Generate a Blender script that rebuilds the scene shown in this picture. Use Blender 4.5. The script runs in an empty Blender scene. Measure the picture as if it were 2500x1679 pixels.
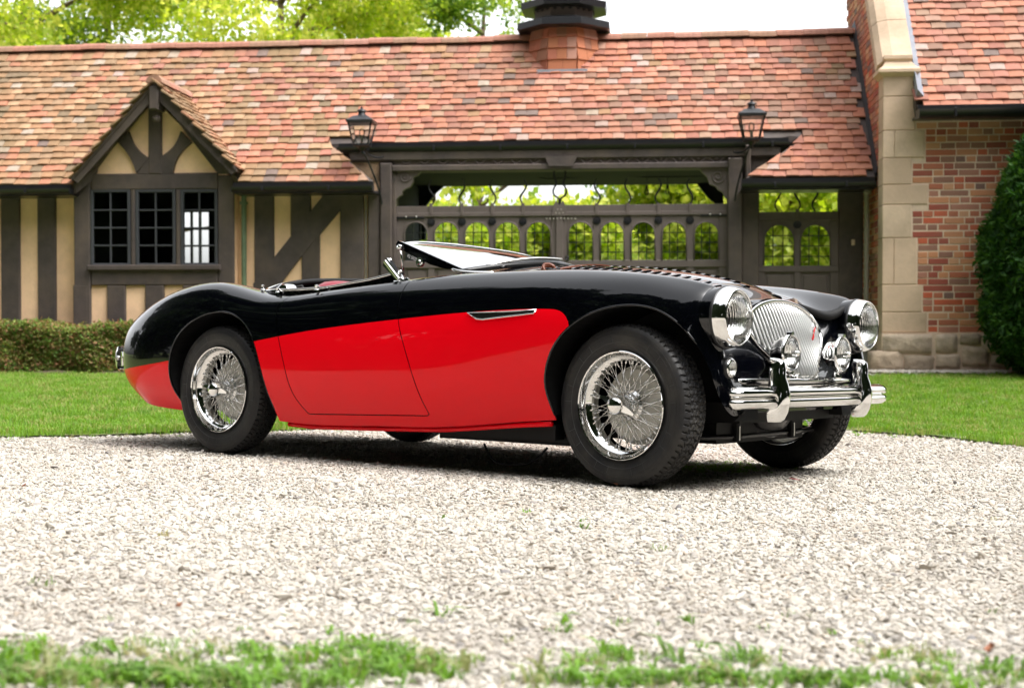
import bpy, bmesh, math, random
import numpy as np
from mathutils import Matrix, Vector, Euler
rnd = random.Random(7)
npr = np.random.default_rng(11)
sc = bpy.context.scene
col = sc.collection
PI = math.pi
# ------------------------------------------------------------------ camera
CAMZ = .70
PITCH = math.radians(1.124)
cam_d = bpy.data.cameras.new('camera'); cam = bpy.data.objects.new('camera', cam_d); col.objects.link(cam)
cam.location = (0, 0, CAMZ); cam.rotation_euler = (PI/2-PITCH, 0, 0)
cam_d.sensor_width = 36; cam_d.lens = 36*3288.5/2500
cam_d.clip_start = .05; cam_d.clip_end = 500
cam_d.dof.use_dof = True; cam_d.dof.focus_distance = 5.2; cam_d.dof.aperture_fstop = 4.4
sc.camera = cam
# ------------------------------------------------------------------ sky, sun, exposure
SUN_EL = math.radians(58); SUN_AZ = math.radians(120)     # azimuth from +Y towards +X
w = bpy.data.worlds.new('World'); sc.world = w; w.use_nodes = True
nt = w.node_tree; nt.nodes.clear()
sky = nt.nodes.new('ShaderNodeTexSky'); sky.sky_type = 'NISHITA'; sky.sun_disc = False
sky.sun_elevation = SUN_EL; sky.sun_rotation = SUN_AZ; sky.dust_density = 4.0; sky.air_density = 1.0; sky.ozone_density = 1.0
hs = nt.nodes.new('ShaderNodeHueSaturation'); hs.inputs['Saturation'].default_value = .12; hs.inputs['Value'].default_value = 2.3
bg = nt.nodes.new('ShaderNodeBackground'); bg.inputs['Strength'].default_value = .15
wo = nt.nodes.new('ShaderNodeOutputWorld')
nt.links.new(sky.outputs[0], hs.inputs['Color']); nt.links.new(hs.outputs[0], bg.inputs['Color']); nt.links.new(bg.outputs[0], wo.inputs['Surface'])
sun_d = bpy.data.lights.new('sun', 'SUN'); sun_d.energy = 1.0; sun_d.angle = math.radians(14); sun_d.color = (1, .95, .88)
sun = bpy.data.objects.new('sun', sun_d); col.objects.link(sun)
sv = Vector((math.sin(SUN_AZ)*math.cos(SUN_EL), math.cos(SUN_AZ)*math.cos(SUN_EL), math.sin(SUN_EL)))
sun.rotation_euler = sv.to_track_quat('Z', 'Y').to_euler()
sc.view_settings.view_transform = 'Standard'; sc.view_settings.look = 'None'
sc.view_settings.exposure = .64; sc.view_settings.gamma = 1
try: sc.view_settings.use_curve_mapping = False
except Exception: pass
sc.render.engine = 'CYCLES'
# ------------------------------------------------------------------ materials
MATS = {}
def mat(name, base=(.5, .5, .5), rough=.6, metal=0., var=.0, vscale=8., bump=0., bscale=40., palette=None, spec=.5,
        coat=0., cior=1.36, transl=0., rough_var=0., detail=6, coord='Object', tint=None, tworld=True, randcol=0., bdist=.01):
    m = bpy.data.materials.new(name); m.use_nodes = True; n = m.node_tree.nodes; l = m.node_tree.links
    b = n['Principled BSDF']; b.inputs['Roughness'].default_value = rough; b.inputs['Metallic'].default_value = metal
    b.inputs['Specular IOR Level'].default_value = spec
    if coat: b.inputs['Coat Weight'].default_value = coat; b.inputs['Coat Roughness'].default_value = .01; b.inputs['Coat IOR'].default_value = cior
    b.inputs['Base Color'].default_value = (*base, 1)
    colsock = None
    tc = n.new('ShaderNodeTexCoord')
    if palette:
        oi = n.new('ShaderNodeObjectInfo'); at = n.new('ShaderNodeAttribute'); at.attribute_name = 'rnd'
        iv = n.new('ShaderNodeAttribute'); iv.attribute_type = 'INSTANCER'; iv.attribute_name = 'irnd'
        a = n.new('ShaderNodeMath'); a.operation = 'ADD'; l.new(oi.outputs['Random'], a.inputs[0]); l.new(at.outputs['Fac'], a.inputs[1])
        a2 = n.new('ShaderNodeMath'); a2.operation = 'ADD'; l.new(a.outputs[0], a2.inputs[0]); l.new(iv.outputs['Fac'], a2.inputs[1])
        ig = n.new('ShaderNodeAttribute'); ig.attribute_name = 'irnd'; a3 = n.new('ShaderNodeMath'); a3.operation = 'ADD'; l.new(a2.outputs[0], a3.inputs[0]); l.new(ig.outputs['Fac'], a3.inputs[1])
        fr = n.new('ShaderNodeMath'); fr.operation = 'FRACT'; l.new(a3.outputs[0], fr.inputs[0])
        r = n.new('ShaderNodeValToRGB'); r.color_ramp.interpolation = 'CONSTANT' if randcol == 0 else 'LINEAR'
        e = r.color_ramp.elements; tot = float(sum(p[3] for p in palette)); acc = 0
        for i, p in enumerate(palette):
            el = e[i] if i < 2 else e.new(.999)
            el.position = min(acc/tot, .999); el.color = (p[0], p[1], p[2], 1); acc += p[3]
        l.new(fr.outputs[0], r.inputs[0]); colsock = r.outputs[0]
    if var:
        nz = n.new('ShaderNodeTexNoise'); nz.inputs['Scale'].default_value = vscale; nz.inputs['Detail'].default_value = detail
        nz.inputs['Roughness'].default_value = .65
        l.new(tc.outputs[coord], nz.inputs['Vector'])
        mr = n.new('ShaderNodeMapRange'); mr.inputs['From Min'].default_value = .3; mr.inputs['From Max'].default_value = .7
        mr.inputs['To Min'].default_value = 1-var; mr.inputs['To Max'].default_value = 1+var
        l.new(nz.outputs['Fac'], mr.inputs['Value'])
        mx = n.new('ShaderNodeMix'); mx.data_type = 'RGBA'; mx.blend_type = 'MULTIPLY'; mx.inputs['Factor'].default_value = 1
        cc = n.new('ShaderNodeCombineColor')
        for k in range(3): l.new(mr.outputs[0], cc.inputs[k])
        if colsock: l.new(colsock, mx.inputs['A'])
        else: mx.inputs['A'].default_value = (*base, 1)
        l.new(cc.outputs[0], mx.inputs['B']); colsock = mx.outputs['Result']
        if tint:
            n2 = n.new('ShaderNodeTexNoise'); n2.inputs['Scale'].default_value = tint[4] if len(tint) > 4 else vscale*.23; n2.inputs['Detail'].default_value = 7; n2.inputs['Roughness'].default_value = .62
            gp = n.new('ShaderNodeNewGeometry'); l.new(gp.outputs['Position'], n2.inputs['Vector'])
            r2 = n.new('ShaderNodeMapRange'); r2.inputs['From Min'].default_value = .45; r2.inputs['From Max'].default_value = .68
            l.new(n2.outputs['Fac'], r2.inputs['Value'])
            m2 = n.new('ShaderNodeMix'); m2.data_type = 'RGBA'
            mul = n.new('ShaderNodeMath'); mul.operation = 'MULTIPLY'; mul.inputs[1].default_value = tint[3]; l.new(r2.outputs[0], mul.inputs[0])
            l.new(mul.outputs[0], m2.inputs['Factor']); l.new(colsock, m2.inputs['A']); m2.inputs['B'].default_value = (*tint[:3], 1)
            colsock = m2.outputs['Result']
        if rough_var:
            r3 = n.new('ShaderNodeMapRange'); r3.inputs['To Min'].default_value = rough-rough_var; r3.inputs['To Max'].default_value = rough+rough_var
            l.new(nz.outputs['Fac'], r3.inputs['Value']); l.new(r3.outputs[0], b.inputs['Roughness'])
    if colsock: l.new(colsock, b.inputs['Base Color'])
    if bump:
        bn = n.new('ShaderNodeTexNoise'); bn.inputs['Scale'].default_value = bscale; bn.inputs['Detail'].default_value = 5
        l.new(tc.outputs[coord], bn.inputs['Vector'])
        bp = n.new('ShaderNodeBump'); bp.inputs['Strength'].default_value = bump; bp.inputs['Distance'].default_value = bdist
        l.new(bn.outputs['Fac'], bp.inputs['Height']); l.new(bp.outputs[0], b.inputs['Normal'])
    if transl:
        out = n['Material Output']; tr = n.new('ShaderNodeBsdfTranslucent'); ms = n.new('ShaderNodeMixShader'); ms.inputs[0].default_value = transl
        if colsock:
            hh = n.new('ShaderNodeHueSaturation'); hh.inputs['Hue'].default_value = .485; hh.inputs['Saturation'].default_value = 1.1; hh.inputs['Value'].default_value = 1.5
            l.new(colsock, hh.inputs['Color']); l.new(hh.outputs[0], tr.inputs['Color'])
        else: tr.inputs['Color'].default_value = (*[min(1, c*1.5) for c in base], 1)
        l.new(b.outputs[0], ms.inputs[1]); l.new(tr.outputs[0], ms.inputs[2]); l.new(ms.outputs[0], out.inputs['Surface'])
    MATS[name] = m
    return m
def glass_mat(name, tint=(1, 1, 1), rough=0., ior=1.45, thin=True, refl=None):
    m = bpy.data.materials.new(name); m.use_nodes = True; n = m.node_tree.nodes; l = m.node_tree.links
    n.remove(n['Principled BSDF']); out = n['Material Output']
    tr = n.new('ShaderNodeBsdfTransparent'); tr.inputs['Color'].default_value = (*tint, 1)
    gl = n.new('ShaderNodeBsdfGlossy'); gl.inputs['Roughness'].default_value = rough
    fz = n.new('ShaderNodeFresnel'); fz.inputs['IOR'].default_value = ior
    ms = n.new('ShaderNodeMixShader'); l.new(fz.outputs[0], ms.inputs[0]); l.new(tr.outputs[0], ms.inputs[1]); l.new(gl.outputs[0], ms.inputs[2])
    l.new(ms.outputs[0], out.inputs['Surface']); MATS[name] = m
    return m
M = {}
M['black_paint'] = mat('black paint', (.0008, .001, .002), rough=.2, coat=1.0, spec=.05, cior=1.50)
M['red_paint'] = mat('red paint', (.88, .0006, .008), rough=.35, coat=1.0, spec=.05, cior=1.26)
M['chrome'] = mat('chrome', (.80, .80, .79), rough=.045, metal=1.)
M['satin'] = mat('satin metal', (.62, .61, .58), rough=.28, metal=1.)
M['drum'] = mat('brake drum', (.70, .68, .62), rough=.5, metal=.2, var=.08, vscale=20)
M['rubber'] = mat('tyre rubber', (.014, .014, .015), rough=.5, var=.25, vscale=14, bump=.12, bscale=220, bdist=.002, spec=.35, tint=(.055, .050, .042, .5, 9.))
M['rubber_line'] = mat('sidewall mould mark', (.05, .05, .05), rough=.5)
M['under'] = mat('chassis black', (.004, .004, .004), spec=.25, rough=.6, var=.3, vscale=12)
M['rubber_seal'] = mat('rubber seal', (.01, .01, .01), rough=.4)
M['leather_red'] = mat('red leather', (.22, .012, .025), rough=.33, bump=.06, bscale=300, bdist=.002)
M['leather_brown'] = mat('brown leather', (.16, .045, .02), rough=.4, var=.2, vscale=30, bump=.15, bscale=200, bdist=.002)
M['carpet'] = mat('red carpet', (.12, .006, .01), rough=.95)
M['badge_red'] = mat('badge red', (.6, .02, .02), rough=.25)
M['print_white'] = mat('white print', (.6, .6, .6), rough=.5)
M['glass'] = glass_mat('clear glass', (.92, .95, .94))
M['windscreen'] = glass_mat('windscreen glass', (.88, .93, .92), ior=1.42)
M['lens'] = None
M['timber'] = mat('painted timber', (.066, .051, .046), rough=.65, var=.22, vscale=9, bump=.35, bscale=45, bdist=.008, tint=(.12, .09, .065, .6, 2.2))
M['gate_paint'] = mat('gate paint', (.122, .097, .087), rough=.6, var=.12, vscale=6, bump=.12, bscale=40, bdist=.004)
M['frame_paint'] = mat('window frame paint', (.045, .048, .055), rough=.5, var=.1, vscale=10)
M['plaster'] = mat('tan render', (.88, .60, .37), rough=.9, var=.10, vscale=5, bump=.4, bscale=60, bdist=.008, tint=(.62, .41, .25, .5, 1.6))
M['iron'] = mat('black iron', (.012, .013, .016), rough=.35, var=.2, vscale=20)
M['gutter'] = mat('black gutter', (.014, .014, .016), rough=.3, var=.2, vscale=6)
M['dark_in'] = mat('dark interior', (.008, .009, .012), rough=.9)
M['downpipe_green'] = mat('verdigris pipe', (.13, .19, .11), rough=.6, var=.2, vscale=8)
M['downpipe'] = mat('grey pipe', (.30, .28, .23), rough=.6, var=.15, vscale=8)
M['lead'] = mat('lead flashing', (.28, .31, .36), rough=.5, var=.15, vscale=5)
TP = [(.42, .165, .095, 5), (.37, .145, .088, 5), (.46, .20, .125, 4), (.30, .12, .08, 3), (.43, .24, .17, 1.8), (.25, .135, .09, 1.8), (.40, .29, .245, .8), (.33, .20, .13, 2.2), (.17, .12, .10, .7), (.40, .16, .11, 4)]
M['tile'] = mat('clay tile', (.4, .16, .1), rough=.8, palette=TP, var=.16, vscale=16, bump=.25, bscale=60, bdist=.004, tint=(.20, .125, .085, .6, .9))
M['tile_moss'] = mat('weathered clay tile', (.4, .16, .1), rough=.85, palette=[(.35, .19, .10, 5), (.30, .175, .092, 5), (.30, .19, .11, 4), (.42, .26, .15, 3), (.38, .30, .235, .8), (.20, .14, .085, 1.), (.40, .17, .10, 1.6)], var=.18, vscale=16, bump=.3, bscale=60, bdist=.004, tint=(.17, .125, .06, .75, .8))
M['ridge'] = mat('clay ridge tile', (.34, .15, .10), rough=.8, palette=[(.35, .16, .11, 3), (.30, .17, .11, 2), (.38, .19, .14, 2)], var=.2, vscale=7, bump=.2, bscale=50)
M['tile_orange'] = mat('orange clay tile', (.4, .16, .1), rough=.8, palette=[(.48, .17, .085, 4), (.40, .13, .075, 3), (.44, .22, .16, 2), (.30, .13, .08, 1.4), (.42, .15, .07, 3)], var=.12, vscale=14, bump=.2, bscale=60)
M['brick'] = mat('brick', (.35, .12, .07), rough=.88, palette=[(.47, .15, .08, 5), (.58, .26, .13, 4), (.34, .085, .055, 4), (.30, .15, .105, 3), (.60, .32, .18, 2.4), (.42, .19, .13, 3), (.22, .13, .105, 1.), (.55, .12, .055, 2.5)], var=.2, vscale=24, bump=.5, bscale=90, bdist=.005, tint=(.25, .15, .10, .4, 1.2))
M['mortar'] = mat('mortar', (.66, .52, .39), rough=.95, var=.12, vscale=18, bump=.4, bscale=120, bdist=.004)
M['stone'] = mat('limestone', (.47, .38, .27), rough=.85, palette=[(.62, .46, .325, 1), (.57, .425, .30, 1), (.65, .50, .36, 1)], var=.10, vscale=3.5, bump=.35, bscale=25, bdist=.008, tint=(.36, .27, .18, .7, 1.7))
M['fieldstone'] = mat('rough stone', (.35, .28, .2), rough=.9, palette=[(.46, .36, .26, 1), (.38, .30, .22, 1), (.50, .40, .30, 1)], var=.3, vscale=6, bump=.9, bscale=12, bdist=.03)
M['soil'] = mat('garden soil', (.11, .075, .05), rough=.95, var=.4, vscale=12, bump=1, bscale=30, bdist=.02)
M['bark'] = mat('tree bark', (.14, .095, .065), rough=.9, var=.3, vscale=6, bump=.6, bscale=20, bdist=.02)
def leafm(name, pal, tr=.35, rough=.5): return mat(name, (.1, .2, .03), rough=rough, palette=pal, transl=tr, randcol=1, spec=.3)
M['leaf_bright'] = leafm('bright maple leaf', [(.28, .40, .04, 1), (.42, .50, .07, 1), (.20, .33, .03, 1), (.55, .58, .14, 1)], .6)
M['leaf_mid'] = leafm('green leaf', [(.15, .26, .035, 1), (.24, .36, .05, 1), (.36, .45, .08, 1), (.10, .20, .03, 1)], .55)
M['leaf_dark'] = leafm('dark leaf', [(.018, .035, .012, 1), (.03, .055, .015, 1), (.014, .028, .01, 1)], .15)
M['leaf_hedge'] = leafm('hedge leaf', [(.11, .22, .03, 3), (.20, .28, .055, 2), (.06, .13, .022, 3), (.38, .19, .10, 1.2), (.27, .32, .08, 1.6)], .3)
M['leaf_cedar'] = leafm('cedar spray', [(.020, .075, .012, 2), (.035, .11, .014, 2), (.012, .05, .010, 2), (.06, .15, .02, 1)], .25, .6)
M['grass'] = leafm('lawn grass', [(.15, .30, .035, 3), (.20, .36, .045, 3), (.11, .24, .03, 2), (.34, .36, .12, 1)], .4, .6)
M['grass_near'] = leafm('verge grass', [(.15, .30, .045, 3), (.20, .38, .05, 3), (.12, .23, .05, 2), (.38, .36, .18, .6)], .4, .6)
M['gravel_stone'] = mat('gravel stone', (.5, .47, .42), rough=.9, palette=[(0.52, 0.481, 0.418, 5), (0.481, 0.438, 0.372, 4), (0.579, 0.544, 0.484, 4), (0.422, 0.385, 0.33, 3), (0.461, 0.39, 0.311, 1.2), (0.324, 0.301, 0.269, 0.9), (0.206, 0.195, 0.189, 0.3), (0.53, 0.501, 0.456, 4)], var=.12, vscale=90, bump=.3, bscale=200, bdist=.002, tint=(.33, .285, .235, .45, 1.1))
M['gravel_base'] = mat('gravel bed', (.47, .43, .375), rough=.95, var=.25, vscale=70, bump=1., bscale=110, bdist=.012, detail=8, tint=(.30, .25, .20, .6))
M['lawn_base'] = mat('lawn soil', (.13, .18, .045), rough=.95, var=.35, vscale=9, bump=.8, bscale=60, bdist=.02, tint=(.26, .22, .10, .5))
M['vent'] = mat('vent shade', (.03, .035, .03), rough=.25, metal=.6)  # dark fill colour stands in for the shade inside the side vents
M['grille_bar'] = mat('grille bar', (.62, .62, .60), rough=.30, metal=1.)
M['under_gloss'] = mat('chassis gloss black', (.008, .008, .009), rough=.25)
M['window_glass'] = glass_mat('window glass', (.96, .97, .97), ior=1.28)
M['bulb'] = glass_mat('bulb glass', (.95, .93, .88), ior=1.6)
M['dead_leaf'] = mat('dead leaf', (.30, .11, .05), rough=.7, var=.3, vscale=40)
M['pine_strip'] = mat('pink paper', (.4, .12, .12), rough=.7)
def lens_mat():
    m = bpy.data.materials.new('fluted lens'); m.use_nodes = True; n = m.node_tree.nodes; l = m.node_tree.links
    b = n['Principled BSDF']; b.inputs['Base Color'].default_value = (.93, .95, .93, 1); b.inputs['Roughness'].default_value = .06
    b.inputs['Transmission Weight'].default_value = 1.; b.inputs['IOR'].default_value = 1.45
    tc = n.new('ShaderNodeTexCoord'); wv = n.new('ShaderNodeTexWave'); wv.wave_type = 'BANDS'; wv.bands_direction = 'Y'
    wv.inputs['Scale'].default_value = 32; wv.inputs['Distortion'].default_value = .6; wv.inputs['Detail'].default_value = 1
    vo = n.new('ShaderNodeTexVoronoi'); vo.inputs['Scale'].default_value = 160
    l.new(tc.outputs['Object'], wv.inputs['Vector']); l.new(tc.outputs['Object'], vo.inputs['Vector'])
    ad = n.new('ShaderNodeMath'); ad.operation = 'MULTIPLY_ADD'; ad.inputs[1].default_value = .35
    l.new(vo.outputs['Distance'], ad.inputs[0]); l.new(wv.outputs['Fac'], ad.inputs[2])
    bp = n.new('ShaderNodeBump'); bp.inputs['Strength'].default_value = .7; bp.inputs['Distance'].default_value = .003
    l.new(ad.outputs[0], bp.inputs['Height']); l.new(bp.outputs[0], b.inputs['Normal'])
    return m
M['lens'] = lens_mat()
# ------------------------------------------------------------------ helpers
def tag(o, label=None, cat=None, group=None, kind=None):
    if label: o['label'] = label
    if cat: o['category'] = cat
    if group: o['group'] = group
    if kind: o['kind'] = kind
    return o
def empty(name, loc=(0, 0, 0), rz=0, parent=None):
    o = bpy.data.objects.new(name, None); col.objects.link(o); o.location = loc; o.rotation_euler = (0, 0, rz)
    o.empty_display_size = .1
    if parent: o.parent = parent
    return o
def mesh(name, v, f, m=None, smooth=False, mi=None):
    me = bpy.data.meshes.new(name)
    v = np.asarray(v, dtype=float)
    if isinstance(f, np.ndarray):
        k = f.shape[1]; me.vertices.add(len(v)); me.vertices.foreach_set('co', v.ravel())
        me.loops.add(f.size); me.loops.foreach_set('vertex_index', f.ravel().astype(np.int32))
        me.polygons.add(len(f)); me.polygons.foreach_set('loop_start', np.arange(0, f.size, k, dtype=np.int32))
        try: me.polygons.foreach_set('loop_total', np.full(len(f), k, dtype=np.int32))
        except Exception: pass
        me.update(calc_edges=True)
    else:
        me.from_pydata([tuple(p) for p in v], [], [tuple(int(i) for i in q) for q in f]); me.update()
    for mm in (m if isinstance(m, (list, tuple)) else [m]):
        if mm: me.materials.append(mm)
    if mi is not None: me.polygons.foreach_set('material_index', np.asarray(mi, dtype=np.int32))
    if smooth: me.polygons.foreach_set('use_smooth', np.ones(len(me.polygons), dtype=bool))
    return me
def obj(name, me, parent=None, loc=None, rot=None, scl=None):
    o = bpy.data.objects.new(name, me); col.objects.link(o)
    if parent: o.parent = parent
    if loc is not None: o.location = loc
    if rot is not None: o.rotation_euler = rot
    if scl is not None: o.scale = scl
    return o
class MB:
    """collects shapes for ONE mesh"""
    def __init__(s): s.v = []; s.f = []; s.mi = []; s.r = []; s.cur = 0
    def add(s, v, f, r=0.):
        o = len(s.v); s.v.extend([tuple(p) for p in v]); s.f.extend([tuple(i+o for i in q) for q in f]); s.mi.extend([s.cur]*len(f)); s.r.extend([r]*len(f))
        return s
    def box(s, a, b, ch=0., r=0., T=None):
        x0, y0, z0 = [min(p, q) for p, q in zip(a, b)]; x1, y1, z1 = [max(p, q) for p, q in zip(a, b)]
        c = min(ch, .45*(x1-x0), .45*(y1-y0), .45*(z1-z0))
        if c <= 0:
            v = [(x0, y0, z0), (x1, y0, z0), (x1, y1, z0), (x0, y1, z0), (x0, y0, z1), (x1, y0, z1), (x1, y1, z1), (x0, y1, z1)]
            f = [(0, 3, 2, 1), (4, 5, 6, 7), (0, 1, 5, 4), (1, 2, 6, 5), (2, 3, 7, 6), (3, 0, 4, 7)]
        else:                                                  # chamfer the four edges round the front (-y) face
            v = [(x0, y1, z0), (x1, y1, z0), (x1, y1, z1), (x0, y1, z1), (x0, y0+c, z0), (x1, y0+c, z0), (x1, y0+c, z1), (x0, y0+c, z1),
                 (x0+c, y0, z0+c), (x1-c, y0, z0+c), (x1-c, y0, z1-c), (x0+c, y0, z1-c)]
            f = [(3, 2, 1, 0), (0, 1, 5, 4), (1, 2, 6, 5), (2, 3, 7, 6), (3, 0, 4, 7), (4, 5, 9, 8), (5, 6, 10, 9), (6, 7, 11, 10), (7, 4, 8, 11), (8, 9, 10, 11)]
        if T is not None: v = [T @ Vector(p) for p in v]
        return s.add(v, f, r)
    def prism(s, pts, w0, w1, T=None, r=0.):                   # pts (x,z) polygon extruded along y
        n = len(pts); v = [(p[0], w0, p[1]) for p in pts]+[(p[0], w1, p[1]) for p in pts]
        f = [tuple(range(n)), tuple(range(2*n-1, n-1, -1))]+[(i, i+n, (i+1) % n+n, (i+1) % n) for i in range(n)]
        if T is not None: v = [T @ Vector(p) for p in v]
        return s.add(v, f, r)
    def tube(s, pts, rad, n=8, cap=True, flat=None):
        P = [Vector(p) for p in pts]; k = len(P); rr = rad if hasattr(rad, '__len__') else [rad]*k
        v = []; up = None
        for i in range(k):
            t = (P[min(i+1, k-1)]-P[max(i-1, 0)]).normalized()
            if up is None:
                up = Vector((0, 0, 1)) if abs(t.z) < .9 else Vector((1, 0, 0))
            a = t.cross(up).normalized(); b = a.cross(t).normalized(); up = b
            for j in range(n):
                an = 2*PI*j/n; q = P[i]+a*(math.cos(an)*rr[i])+b*(math.sin(an)*rr[i]*(flat or 1))
                v.append(q)
        f = [(i*n+j, i*n+(j+1) % n, (i+1)*n+(j+1) % n, (i+1)*n+j) for i in range(k-1) for j in range(n)]
        if cap: f += [tuple(range(n-1, -1, -1)), tuple(range((k-1)*n, k*n))]
        return s.add(v, f)
    def lathe(s, prof, n=32, axis='y', T=None, closed=False):  # prof (r, h) revolved about axis
        v = []; k = len(prof)
        for (r, h) in prof:
            for j in range(n):
                a = 2*PI*j/n; c, d = r*math.cos(a), r*math.sin(a)
                v.append({'y': (c, h, d), 'z': (c, d, h), 'x': (h, c, d)}[axis])
        f = []
        for i in range(k-1+(1 if closed else 0)):
            i2 = (i+1) % k
            for j in range(n): f.append((i*n+j, i*n+(j+1) % n, i2*n+(j+1) % n, i2*n+j))
        if T is not None: v = [T @ Vector(p) for p in v]
        return s.add(v, f)
    def mesh(s, name, m, smooth=False, auto=None):
        me = mesh(name, s.v, s.f, m, smooth, s.mi)
        if any(s.r):
            a = me.attributes.new('rnd', 'FLOAT', 'FACE'); a.data.foreach_set('value', np.array(s.r, dtype=np.float32))
        if auto is not None:
            me.polygons.foreach_set('use_smooth', np.ones(len(me.polygons), dtype=bool))
            me.set_sharp_from_angle(angle=math.radians(auto))
        me.validate()
        return me
    def build(s, name, m, parent=None, smooth=False, auto=None, **k): return obj(name, s.mesh(name, m, smooth, auto), parent, **k)
def scatter(name, pts, rots, scls, variants, parent=None, rv=None, dense=False):
    """one object: a point cloud whose points carry small variant meshes (geometry nodes)"""
    n = len(pts); me = bpy.data.meshes.new(name); me.vertices.add(n); me.vertices.foreach_set('co', np.asarray(pts, dtype=np.float32).ravel())
    a = me.attributes.new('rot', 'FLOAT_VECTOR', 'POINT'); a.data.foreach_set('vector', np.asarray(rots, dtype=np.float32).ravel())
    s = np.asarray(scls, dtype=np.float32)
    if s.ndim == 1: s = np.repeat(s[:, None], 3, 1)
    a = me.attributes.new('scl', 'FLOAT_VECTOR', 'POINT'); a.data.foreach_set('vector', s.ravel())
    a = me.attributes.new('idx', 'INT', 'POINT'); a.data.foreach_set('value', npr.integers(0, len(variants), n).astype(np.int32))
    a = me.attributes.new('irnd', 'FLOAT', 'POINT'); a.data.foreach_set('value', (npr.random(n) if rv is None else np.asarray(rv)).astype(np.float32))
    o = obj(name, me, parent)
    real = (parent is not None or name == 'crown') and not dense; key = (real,)+tuple(v.name for v in variants); ng = GN.get(key)
    if ng is None:
        ng = bpy.data.node_groups.new('scatter', 'GeometryNodeTree'); GN[key] = ng
        ng.interface.new_socket('Geometry', in_out='INPUT', socket_type='NodeSocketGeometry'); ng.interface.new_socket('Geometry', in_out='OUTPUT', socket_type='NodeSocketGeometry')
        N = ng.nodes; L = ng.links; gi = N.new('NodeGroupInput'); go = N.new('NodeGroupOutput')
        jg = N.new('GeometryNodeJoinGeometry')
        for v in reversed(variants):
            oi = N.new('GeometryNodeObjectInfo'); oi.inputs['Object'].default_value = v; oi.inputs['As Instance'].default_value = True
            L.new(oi.outputs['Geometry'], jg.inputs[0])
        ip = N.new('GeometryNodeInstanceOnPoints'); ip.inputs['Pick Instance'].default_value = True
        def na(nm, t):
            q = N.new('GeometryNodeInputNamedAttribute'); q.data_type = t; q.inputs['Name'].default_value = nm; return q.outputs['Attribute']
        L.new(gi.outputs[0], ip.inputs['Points']); L.new(jg.outputs[0], ip.inputs['Instance'])
        L.new(na('idx', 'INT'), ip.inputs['Instance Index'])
        e2r = N.new('FunctionNodeEulerToRotation'); L.new(na('rot', 'FLOAT_VECTOR'), e2r.inputs[0]); L.new(e2r.outputs[0], ip.inputs['Rotation'])
        L.new(na('scl', 'FLOAT_VECTOR'), ip.inputs['Scale']); rz = N.new('GeometryNodeRealizeInstances')
        if real: L.new(ip.outputs[0], rz.inputs[0]); L.new(rz.outputs[0], go.inputs[0])
        else: L.new(ip.outputs[0], go.inputs[0])
    md = o.modifiers.new('scatter', 'NODES'); md.node_group = ng
    return o
GN = {}
def variant(name, me): return bpy.data.objects.new(name, me)   # not linked to the scene: only the source of scattered pieces
def ncs(t, P, tt):
    """natural cubic spline through P (n,k) at knots t, sampled at tt"""
    t = np.asarray(t, float); P = np.asarray(P, float); n = len(t); h = np.diff(t); shp = P.shape[1:]; P = P.reshape(n, -1)
    A = np.zeros((n, n)); B = np.zeros_like(P); A[0, 0] = A[-1, -1] = 1
    for i in range(1, n-1):
        A[i, i-1] = h[i-1]; A[i, i] = 2*(h[i-1]+h[i]); A[i, i+1] = h[i]
        B[i] = 6*((P[i+1]-P[i])/h[i]-(P[i]-P[i-1])/h[i-1])
    Mm = np.linalg.solve(A, B)
    k = np.clip(np.searchsorted(t, tt, side='right')-1, 0, n-2); d = np.asarray(tt)-t[k]; hh = h[k]
    sh = (-1,)+(1,)*(P.ndim-1); d = d.reshape(sh); hh = hh.reshape(sh)
    a = (t[k+1].reshape(sh)-np.asarray(tt).reshape(sh))
    return (Mm[k]*a**3/(6*hh)+Mm[k+1]*d**3/(6*hh)+(P[k]/hh-Mm[k]*hh/6)*a+(P[k+1]/hh-Mm[k+1]*hh/6)*d).reshape((-1,)+shp)
def curve(pts, n):
    P = np.array(pts, float); t = np.r_[0, np.cumsum(np.linalg.norm(np.diff(P, axis=0), axis=1))]
    return ncs(t, P, np.linspace(0, t[-1], n))
# ------------------------------------------------------------------ places measured in the photograph -> points of the world
F = 3288.5
cp, sp = math.cos(PITCH), math.sin(PITCH)
def ray(px, py):
    x, z = (px-1250)/F, -(py-839.5)/F
    return np.array([x, cp+z*sp, -sp+z*cp])
# ------------------------------------------------------------------ the car's stance (wheel contact plane), used by the ground too
def rotm(rx, ry, rz):
    return np.array(Matrix.Rotation(rz, 3, 'Z') @ Matrix.Rotation(ry, 3, 'Y') @ Matrix.Rotation(rx, 3, 'X'))
CR = rotm(*[math.radians(a) for a in (-.88681563, .32015177, -38.56220463)]); CT = np.array([-.95598991, 6.96082954, -.53245325])
PR = np.array([[1, 0, 0], [0, cp, sp], [0, -sp, cp]])
WR = PR @ CR; WT = PR @ CT+np.array([0, 0, CAMZ])
CARM = Matrix([[*WR[0], WT[0]], [*WR[1], WT[1]], [*WR[2], WT[2]], [0, 0, 0, 1]])
def sstep(a, b, x):
    t = np.clip((x-a)/(b-a), 0, 1); return t*t*(3-2*t)
nrm = WR[:, 2]
def plane_z(X, Y): return WT[2]-(nrm[0]*(X-WT[0])+nrm[1]*(Y-WT[1]))/nrm[2]
def gz(X, Y):
    X = np.asarray(X, float); Y = np.asarray(Y, float)
    Xc = 3.5*np.tanh(X/3.5); p = plane_z(Xc, np.clip(Y, -2, 8.6))
    b = .085+.012*np.clip(X, -5, 5)/5
    t = sstep(8.0, 13.4, Y)
    return p*(1-t)+b*t
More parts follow.
